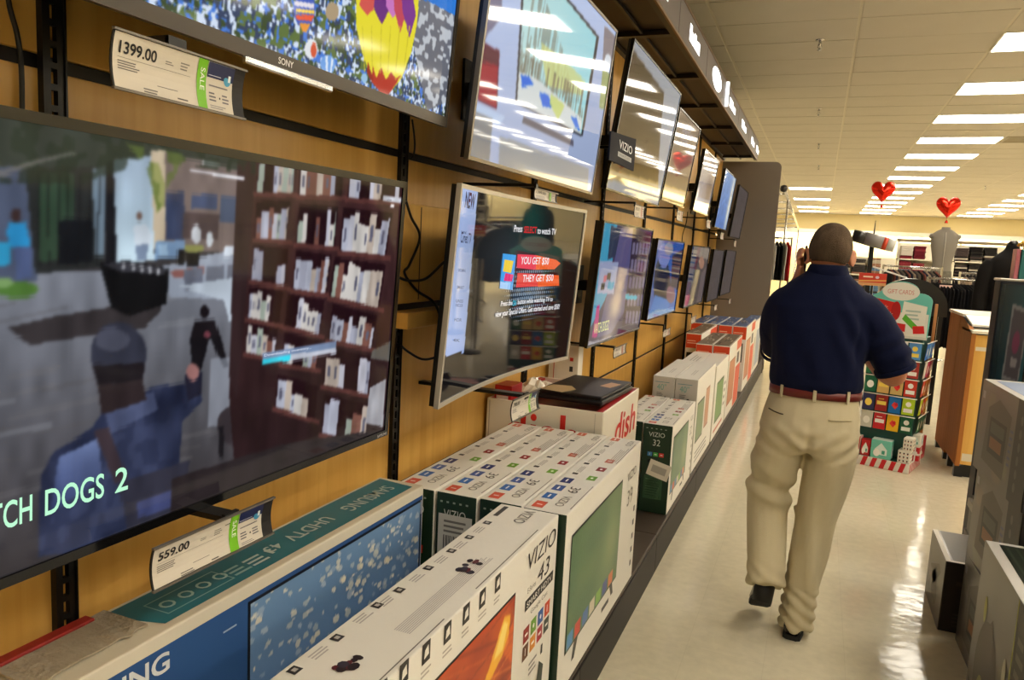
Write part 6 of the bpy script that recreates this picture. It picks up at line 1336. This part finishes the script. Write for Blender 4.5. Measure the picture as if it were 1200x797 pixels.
# ---- unseen shelving, added to darken the reflections in the televisions
def unseen_gondola(label, x0, x1, y0, y1, seed, grp, h=1.5):
    r = root('shelving_unit', label, 'shelving', ((x0+x1)/2, (y0+y1)/2, 0)); MB().box((x1-.03, y0, .0), (x1, y1, h)).build('back_board', DARKG, r)
    for z in (.10, .55, 1.0): MB().bevel_box((x0, y0, z-.03), (x1-.03, y1, z), .003, seg=1).build('shelf_board', SH, r)
    for y in (y0, y1-.03): MB().box((x0+.02, y, 0), (x1-.03, y+.03, h)).build('side_board', DARKG, r)
    R = random.Random(seed); names = ['black', 'grey', 'dark red', 'white', 'navy', 'brown']; cc = [(26, 26, 28), (96, 92, 88), (110, 30, 30), (206, 200, 190), (30, 40, 70), (110, 80, 56)]
    for z, lv in ((.10, 'bottom'), (.55, 'middle'), (1.0, 'top')):
        y = y0+.05
        while y < y1-.3:
            w_ = R.uniform(.22, .4); k = R.randrange(6); hh = R.uniform(.22, .37)
            b = root('unseen_product', '%s boxed product on the %s shelf of the %s' % (names[k], lv, grp), 'box', (x0+.2, y+w_/2, z), group='boxed products, ' + grp)
            MB().bevel_box((x0+.03, y, z+.0005), (x0+.42, y+w_-.02, z+hh), .004, cc[k]).build('box', CARD, b)
            s = Sheet(frame((x0+.03, y+w_-.02, z), (0, -1, 0), (0, 0, 1)), z=.001); L = w_-.02; s.rect(L*.1, hh*.2, L*.9, hh*.7, cc[(k+2) % 6]); s.rect(L*.2, hh*.8, L*.7, hh*.88, (206, 200, 190)); s.build('printing', b)
            y += w_
unseen_gondola('dark shelving unit of boxed products opposite the televisions', 3.0, 3.55, .3, 3.9, 3, 'first shelving unit')
# ================================================================== clothing department and far store
def heart(label, c, w_, string_to):
    r = root('heart_balloon', label, 'balloon', c); cx, cy, cz = c; b = MB(); n = 40; prof = []
    for k in range(n):
        t = 2*math.pi*k/n; x = 16*math.sin(t)**3; z = 13*math.cos(t)-5*math.cos(2*t)-2*math.cos(3*t)-math.cos(4*t); prof.append((x/34*w_, (z+2)/34*w_*1.12))
    rings = []
    for q, dep in ((0.02, .5), (.35, .46), (.62, .38), (.82, .26), (.94, .13), (1.0, 0.0), (.94, -.13), (.82, -.26), (.62, -.38), (.35, -.46), (0.02, -.5)):
        ring = []
        for k, (x, z) in enumerate(prof):
            wr = 1 + (.018*math.sin(k*5.2) if .8 < q < .99 else 0); ring.append((cx + x*q*wr, cy + dep*w_*.42, cz + z*q*wr + w_*.02))
        rings.append(ring)
    b.rings(rings); b.build('foil', pmat('red_foil', (214, 40, 20), .18, metal=.8, bump=(9, .4)), r)
    zb = cz + (min(p[1] for p in prof)); MB().lathe([(.006, 0), (.022, -.03), (.03, -.055)], (cx, cy, zb), 10).build('tail', pmat('red_foil', (196, 24, 16), .16), r)
    MB().tube([(cx, cy, zb-.05), (cx+.01, cy, (zb+string_to[2])/2), string_to], .002, 5).build('string', pmat('ribbon_white', (220, 210, 200), .5), r)
heart('red foil heart balloon floating above the clothing racks', (2.21, 15.5, 2.915), .43, (2.24, 15.5, 0.002))
heart('red foil heart balloon tied above the headless torso form', (3.21, 14.95, 2.63), .40, (3.225, 15.0, 2.33))
# torso form on a pole stand
r = root('torso_form', 'headless grey torso form in zipped top on a pole stand', 'mannequin', (3.22, 15, 0)); TX_, TY_ = 3.225, 15.0
MB().lathe([(.2, 0), (.2, .02), (.02, .04), (.02, 1.36)], (TX_, TY_, 0), 20).build('stand', CHROME, r)
b = MB(); prof = [(1.34, .15, .10), (1.42, .17, .12), (1.55, .155, .11), (1.68, .145, .105), (1.85, .175, .12), (2.0, .205, .13), (2.12, .215, .115), (2.19, .20, .09), (2.245, .13, .07), (2.275, .07, .06), (2.31, .064, .058)]
b.rings([ering((TX_, TY_, z), rx, ry, n=24) for z, rx, ry in prof]); b.build('torso', pmat('form_fabric', (118, 112, 102), .8, bump=(50, .3)), r)
for sx in (-1, 1): MB().lathe([(.001, -.05), (.045, -.04), (.06, 0), (.045, .035), (.001, .045)], (TX_+sx*.185, TY_, 2.15), 14).build('arm_cap', pmat('form_fabric', (150, 140, 124), .8), r)
MB().tube([(TX_, TY_-.125, 1.58), (TX_, TY_-.119, 1.68), (TX_, TY_-.131, 1.85), (TX_, TY_-.139, 2.0), (TX_, TY_-.125, 2.12), (TX_, TY_-.085, 2.22)], .006, 6).build('zip', SILVERP, r)
b = MB(); b.rings([ering((TX_, TY_, z), rx, ry, n=24) for z, rx, ry in ((1.25, .17, .125), (1.34, .175, .13), (1.5, .168, .122), (1.56, .160, .115))]); b.build('camouflage_hem', pmat('camo_cloth', (96, 92, 80), .9, var=(30, .6)), r)

def garment_mesh(wd, ln, th, seed, col):
    """top on a hanger; local origin at the rail, hanging down, wide along y"""
    R = random.Random(seed); rings = []
    for (z, hw_, t) in ((-.055, .03, .5), (-.075, .07, .7), (-.12, wd*.46, .8), (-.16, wd*.5, 1), (-.30, wd*.49, 1.1), (-.30-(ln-.3)*.5, wd*.47, 1.15), (-ln, wd*.48, 1.2)):
        rings.append([V((th*t*math.cos(a)*(1+.35*math.sin(3*a+seed+z*9))*.5, hw_*math.sin(a), z + (.012*math.sin(a*4+seed) if z == -ln else 0))) for a in np.linspace(0, 2*math.pi, 19)[:-1]])
    return MB().rings(list(reversed(rings)), col)
HANG = pmat('hanger_metal', (190, 186, 180), .25, metal=.9)
def hanger_mesh():
    b = MB(); b.tube([(0, .0, -.055), (0, 0, -.025), (0, .012, -.008), (0, .016, .004), (0, .008, .016), (0, -.008, .014)], .0028, 6); b.tube([(0, -.19, -.125), (0, 0, -.06), (0, .19, -.125)], .004, 6); return b.mesh('hanger', HANG)
HMESH = hanger_mesh(); GM_CACHE = {}
def hang(label, group, x, y, z, yaw, wd, ln, th, col, seed):
    M = Matrix.Translation((x, y, z)) @ Matrix.Rotation(yaw, 4, 'Z'); r = root('hanging_garment', label, 'garment', (0, 0, 0), group, M=M)
    k = (wd, ln, th, seed % 4, col)
    if k not in GM_CACHE: GM_CACHE[k] = garment_mesh(wd, ln, th, seed % 4, col).mesh('garment', CLOTHC)
    for n_, me in (('cloth', GM_CACHE[k]), ('hanger', HMESH)):
        o = bpy.data.objects.new(n_, me); COL.objects.link(o); o.parent = r; MAT[o] = M
def rack(label, x0, x1, y, z, legs=True):
    r = root('clothes_rack', label, 'clothes rack', ((x0+x1)/2, y, 0)); MB().tube([(x0-.04, y, z), (x1+.04, y, z)], .014, 8).build('rail', CHROME, r)
    for x in (x0-.05, x1+.05): MB().box((x-.013, y-.013, .03), (x+.013, y+.013, z+.02)).build('post', CHROME, r); MB().box((x-.02, y-.25, .0), (x+.02, y+.25, .03)).build('foot', CHROME, r)
    return r
rack('chrome clothes rack of black tops behind the gift card display', 2.62, 3.24, 11.0, 1.475)
n = 16
for k in range(n): hang('black top hanging on the chrome rack behind the counter', 'black tops on the front rack', 2.64+.58*k/(n-1), 11.0, 1.475, .35+random.uniform(-.03, .03), (.42), .86, .032, [(24, 23, 25), (30, 28, 30), (20, 20, 24)][k % 3], k)
solid('rack_card', MB().box((2.70, 10.9, 1.28), (2.84, 10.905, 1.40)), pmat('card_pink', (226, 190, 176), .6), 'pale pink price card hung on the front clothes rack', 'price card')
rack('long chrome clothes rack of mixed tops below the torso form', 2.30, 3.06, 14.0, 1.60)
mix = [(34, 32, 34), (92, 84, 76), (60, 56, 58), (150, 130, 110), (40, 44, 60), (120, 70, 60)]; mixn = ['black', 'taupe', 'grey', 'tan', 'navy', 'rust']
for k in range(20): hang('%s top on the long chrome rack below the torso form' % mixn[(k*5) % 6], 'mixed tops on the long rack', 2.33+.70*k/19, 14.0, 1.60, .3, .42, .62, .032, mix[(k*5) % 6], k)
rack('chrome clothes rack of tan and rust tops near the torso form', 3.30, 4.3, 13.2, 1.55)
for k in range(22): hang('%s top on the rack of tan and rust clothes' % mixn[(k*5+3) % 6], 'tops on the tan and rust rack', 3.33+.95*k/21, 13.2, 1.55, .3, .42, .7, .036, mix[(k*5+3) % 6], k)
# rack behind the grey partition end
rack('short clothes rack of white, black and red tops past the grey end panel', .50, .80, 12.0, 1.93)
for k, (c_, n_) in enumerate((((220, 214, 206), 'white'), ((210, 206, 200), 'off-white'), ((22, 22, 24), 'black'), ((26, 26, 28), 'charcoal'), ((214, 208, 200), 'cream'), ((170, 34, 36), 'red'))): hang('%s top on the short rack past the grey end panel' % n_, 'tops on the short rack', .55+.05*k, 12.0, 1.93, .3, .36, .62, .038, c_, k)
# black jacket on a form
r = root('jacket_form', 'black jacket on a stand beside the tall cabinet', 'jacket form', (3.16, 9.5, 0))
MB().lathe([(.18, 0), (.18, .02), (.018, .04), (.018, 1.1)], (3.16, 9.5, 0), 18).build('stand', CHROME, r)
b = MB(); b.rings([ering((3.16, 9.5, z), rx, ry, n=24) for z, rx, ry in ((.80, .20, .14), (1.0, .195, .14), (1.25, .185, .13), (1.5, .205, .14), (1.66, .215, .13), (1.74, .19, .11), (1.80, .12, .085), (1.84, .075, .07), (1.90, .06, .06))])
limb(b, smoothpath([((2.98, 9.5, 1.70), .06, .07), ((2.925, 9.49, 1.60), .068, .075), ((2.90, 9.48, 1.35), .062, .068), ((2.895, 9.46, 1.08), .05, .055)])); limb(b, smoothpath([((3.34, 9.5, 1.70), .06, .07), ((3.395, 9.49, 1.60), .068, .075), ((3.42, 9.48, 1.35), .062, .068), ((3.425, 9.46, 1.08), .05, .055)]))
remeshed('jacket', b, pmat('black_wool', (20, 18, 18), .85, .15, bump=(200, .3)), .014, 2, r, lambda p, n_: .008*mnoise.noise(p*9))
MB().lathe([(.055, 0), (.06, .03), (.03, .06)], (3.16, 9.5, 1.88), 14).build('neck_cap', BLACKP, r)
# tilted display tube on a dark post
r = root('display_tube', 'tilted grey and black display tube with orange mark on a post', 'display', (1.835, 10.0, 0))
MB().box((1.80, 9.98, .0), (1.85, 10.03, 1.84)).build('post', BLACKM, r); MB().tube([(1.83, 9.99, 1.84), (1.835, 9.99, 2.13)], [.012, .004], 8).build('spike', BLACKM, r); MB().lathe([(.2, 0), (.2, .03), (.04, .04)], (1.825, 10.0, 0), 16).build('foot', BLACKM, r)
A, B = V((1.60, 9.9, 1.945)), V((2.06, 9.88, 1.835)); T_ = lambda a, b, rr, nm, m: MB().tube([A.lerp(B, a), A.lerp(B, b)], rr, 18).build(nm, m, r)
T_(0.0, .30, [.070, .075], 'dark_end', BLACKP); T_(.30, .72, .076, 'grey_body', pmat('tube_grey', (128, 124, 122), .4)); T_(.72, .82, .0765, 'orange_mark', pmat('tube_orange', (206, 70, 36), .45)); T_(.82, 1.0, [.076, .07], 'pale_end', pmat('tube_pale', (196, 196, 190), .4))
# red sign, dark curved counter
r = root('store_sign', 'small red and orange sign on a thin post', 'sign', (1.78, 8.5, 0)); MB().box((1.775, 8.51, 0), (1.795, 8.53, 1.5)).build('post', BLACKM, r); MB().lathe([(.15, 0), (.15, .02), (.02, .03)], (1.785, 8.52, 0), 14).build('foot', BLACKM, r)
MB().bevel_box((1.655, 8.495, 1.40), (1.91, 8.51, 1.525), .003, (196, 54, 36)).build('board', CARD, r); s = Sheet(frame((1.655, 8.495, 1.40), (1, 0, 0), (0, 0, 1)), z=.001); s.rect(0, .0, .255, .03, (206, 150, 100)); s.poly([(0, .035), (.255, .05), (.255, .062), (0, .05)], (220, 170, 90)); s.rect(.04, .08, .13, .095, (240, 220, 200)); s.ell(.17, .085, .018, .014, (220, 200, 220)); s.build('printing', r)
r = root('curved_stand', 'black arched hood with pale slanted lid behind the gift cards', 'stand', (2.15, 8.7, 0))
pts = [(.33*math.cos(a), 1.20+.29*math.sin(a)) for a in np.linspace(0, math.pi, 16)] + [(-.33, 1.12), (.33, 1.12)]
MB().prism(pts, frame((2.18, 8.7, 0), (1, 0, 0), (0, 0, 1)), -.2, 0, None).build('hood', BLACKP, r)
for x in (1.88, 2.44): MB().box((x, 8.72, 0), (x+.04, 8.76, 1.12)).build('leg', BLACKM, r)
MB().bevel_box((-.17, -.02, 0), (.17, .0, .016), .003, M=frame((1.94, 8.62, 1.535), (1, 0, -.30), (0, 1, 0))).build('lid_edge', WHITEPL, r)
solid('clear_post', MB().bevel_box((2.30, 7.95, 0), (2.325, 7.975, 1.28), .003, seg=1), pmat('beech_post', (176, 122, 74), .5), 'slim wooden post behind the gift card display', 'post')
# folded clothes on wall shelving
def shelf_unit(label, x0, x1, y, zs, cols, names, grp, d=.4, ztop=2.3):
    r = root('shelving_unit', label, 'shelving', ((x0+x1)/2, y, 0)); MB().box((x0, y+d, 0), (x1, y+d+.03, ztop)).build('back_board', pmat('shelf_cream', (226, 220, 200), .5), r)
    for z in zs: MB().box((x0, y, z-.025), (x1, y+d, z)).build('shelf_board', pmat('shelf_cream', (226, 220, 200), .5), r)
    for x in (x0, x1-.03): MB().box((x, y, 0), (x+.03, y+d, zs[-1])).build('side_board', pmat('shelf_cream', (226, 220, 200), .5), r)
    R = random.Random(int(x0*10))
    for zi, z in enumerate(zs):
        x = x0+.05; top = (zs[zi+1] if zi+1 < len(zs) else z+.4) - .06
        while x < x1-.28:
            k = R.randrange(len(cols)); st = root('folded_stack', 'stack of folded %s shirts on the %s' % (names[k], grp), 'folded clothes', (x+.13, y+.2, z), group='folded clothes, ' + grp); zz = z+.0005
            while zz < top - R.uniform(0, .08):
                c_ = cols[k] if R.random() < .6 else cols[R.randrange(len(cols))]; MB().bevel_box((x+R.uniform(0, .012), y+.03, zz), (x+.24+R.uniform(0, .012), y+.34, zz+.036), .010, c_, seg=2).build('folded_shirt', CLOTHC, st); zz += .038
            x += .28
shelf_unit('cream shelving of maroon and white folded shirts', 2.95, 3.80, 20.0, (.5, .95, 1.42, 1.78), [(96, 28, 40), (196, 188, 182), (130, 50, 60), (110, 110, 130)], ['maroon', 'white', 'wine', 'grey blue'], 'maroon shirt shelving', ztop=2.15)
shelf_unit('cream shelving of black and grey folded shirts', 4.10, 5.2, 20.0, (.5, .95, 1.42, 1.78), [(26, 24, 26), (40, 38, 38), (176, 168, 156), (70, 60, 60)], ['black', 'charcoal', 'cream', 'brown'], 'black shirt shelving', ztop=2.15)
shelf_unit('cream shelving of pale folded shirts beyond the sign tube', 1.55, 2.7, 17.0, (.5, .95, 1.40), [(176, 166, 150), (150, 110, 90), (90, 120, 150), (60, 56, 56)], ['beige', 'tan', 'blue', 'dark'], 'pale shirt shelving', ztop=1.75)
r = root('wall_rail', 'long brown rail with end brackets in front of the bright wall', 'rail', (4.4, 22, 0)); MB().box((3.05, 22, 2.23), (5.9, 22.04, 2.30)).build('rail', pmat('rail_brown', (110, 96, 76), .5), r)
for x in (3.1, 4.5, 5.85): MB().box((x-.02, 22.0, 0), (x+.02, 22.04, 2.23)).build('post', CHROME, r)
# chrome arm rail running along the next aisle
r = root('chrome_rail', 'long chrome rail with side arms past the grey end panel', 'rail', (.7, 16, 0)); MB().tube([(.69, 11.75, 2.63), (.70, 20.0, 2.36)], .022, 10).build('tube', CHROME, r); MB().lathe([(.001, -.055), (.04, -.04), (.055, 0), (.04, .04), (.001, .055)], (.685, 11.72, 2.63), 16).build('end_knob', DARKG, r)
for k in range(7):
    y = 12.4 + k*1.15; z = 2.63 - .27*(y-11.75)/8.25; MB().tube([(.70, y, z), (.15, y, z-.02)], .014, 8).build('arm', CHROME, r)
for y in (12.9, 19.8): MB().tube([(.705, y, 2.60-.27*(y-11.75)/8.25), (.705, y, 0.0)], .016, 8).build('post', CHROME, r)
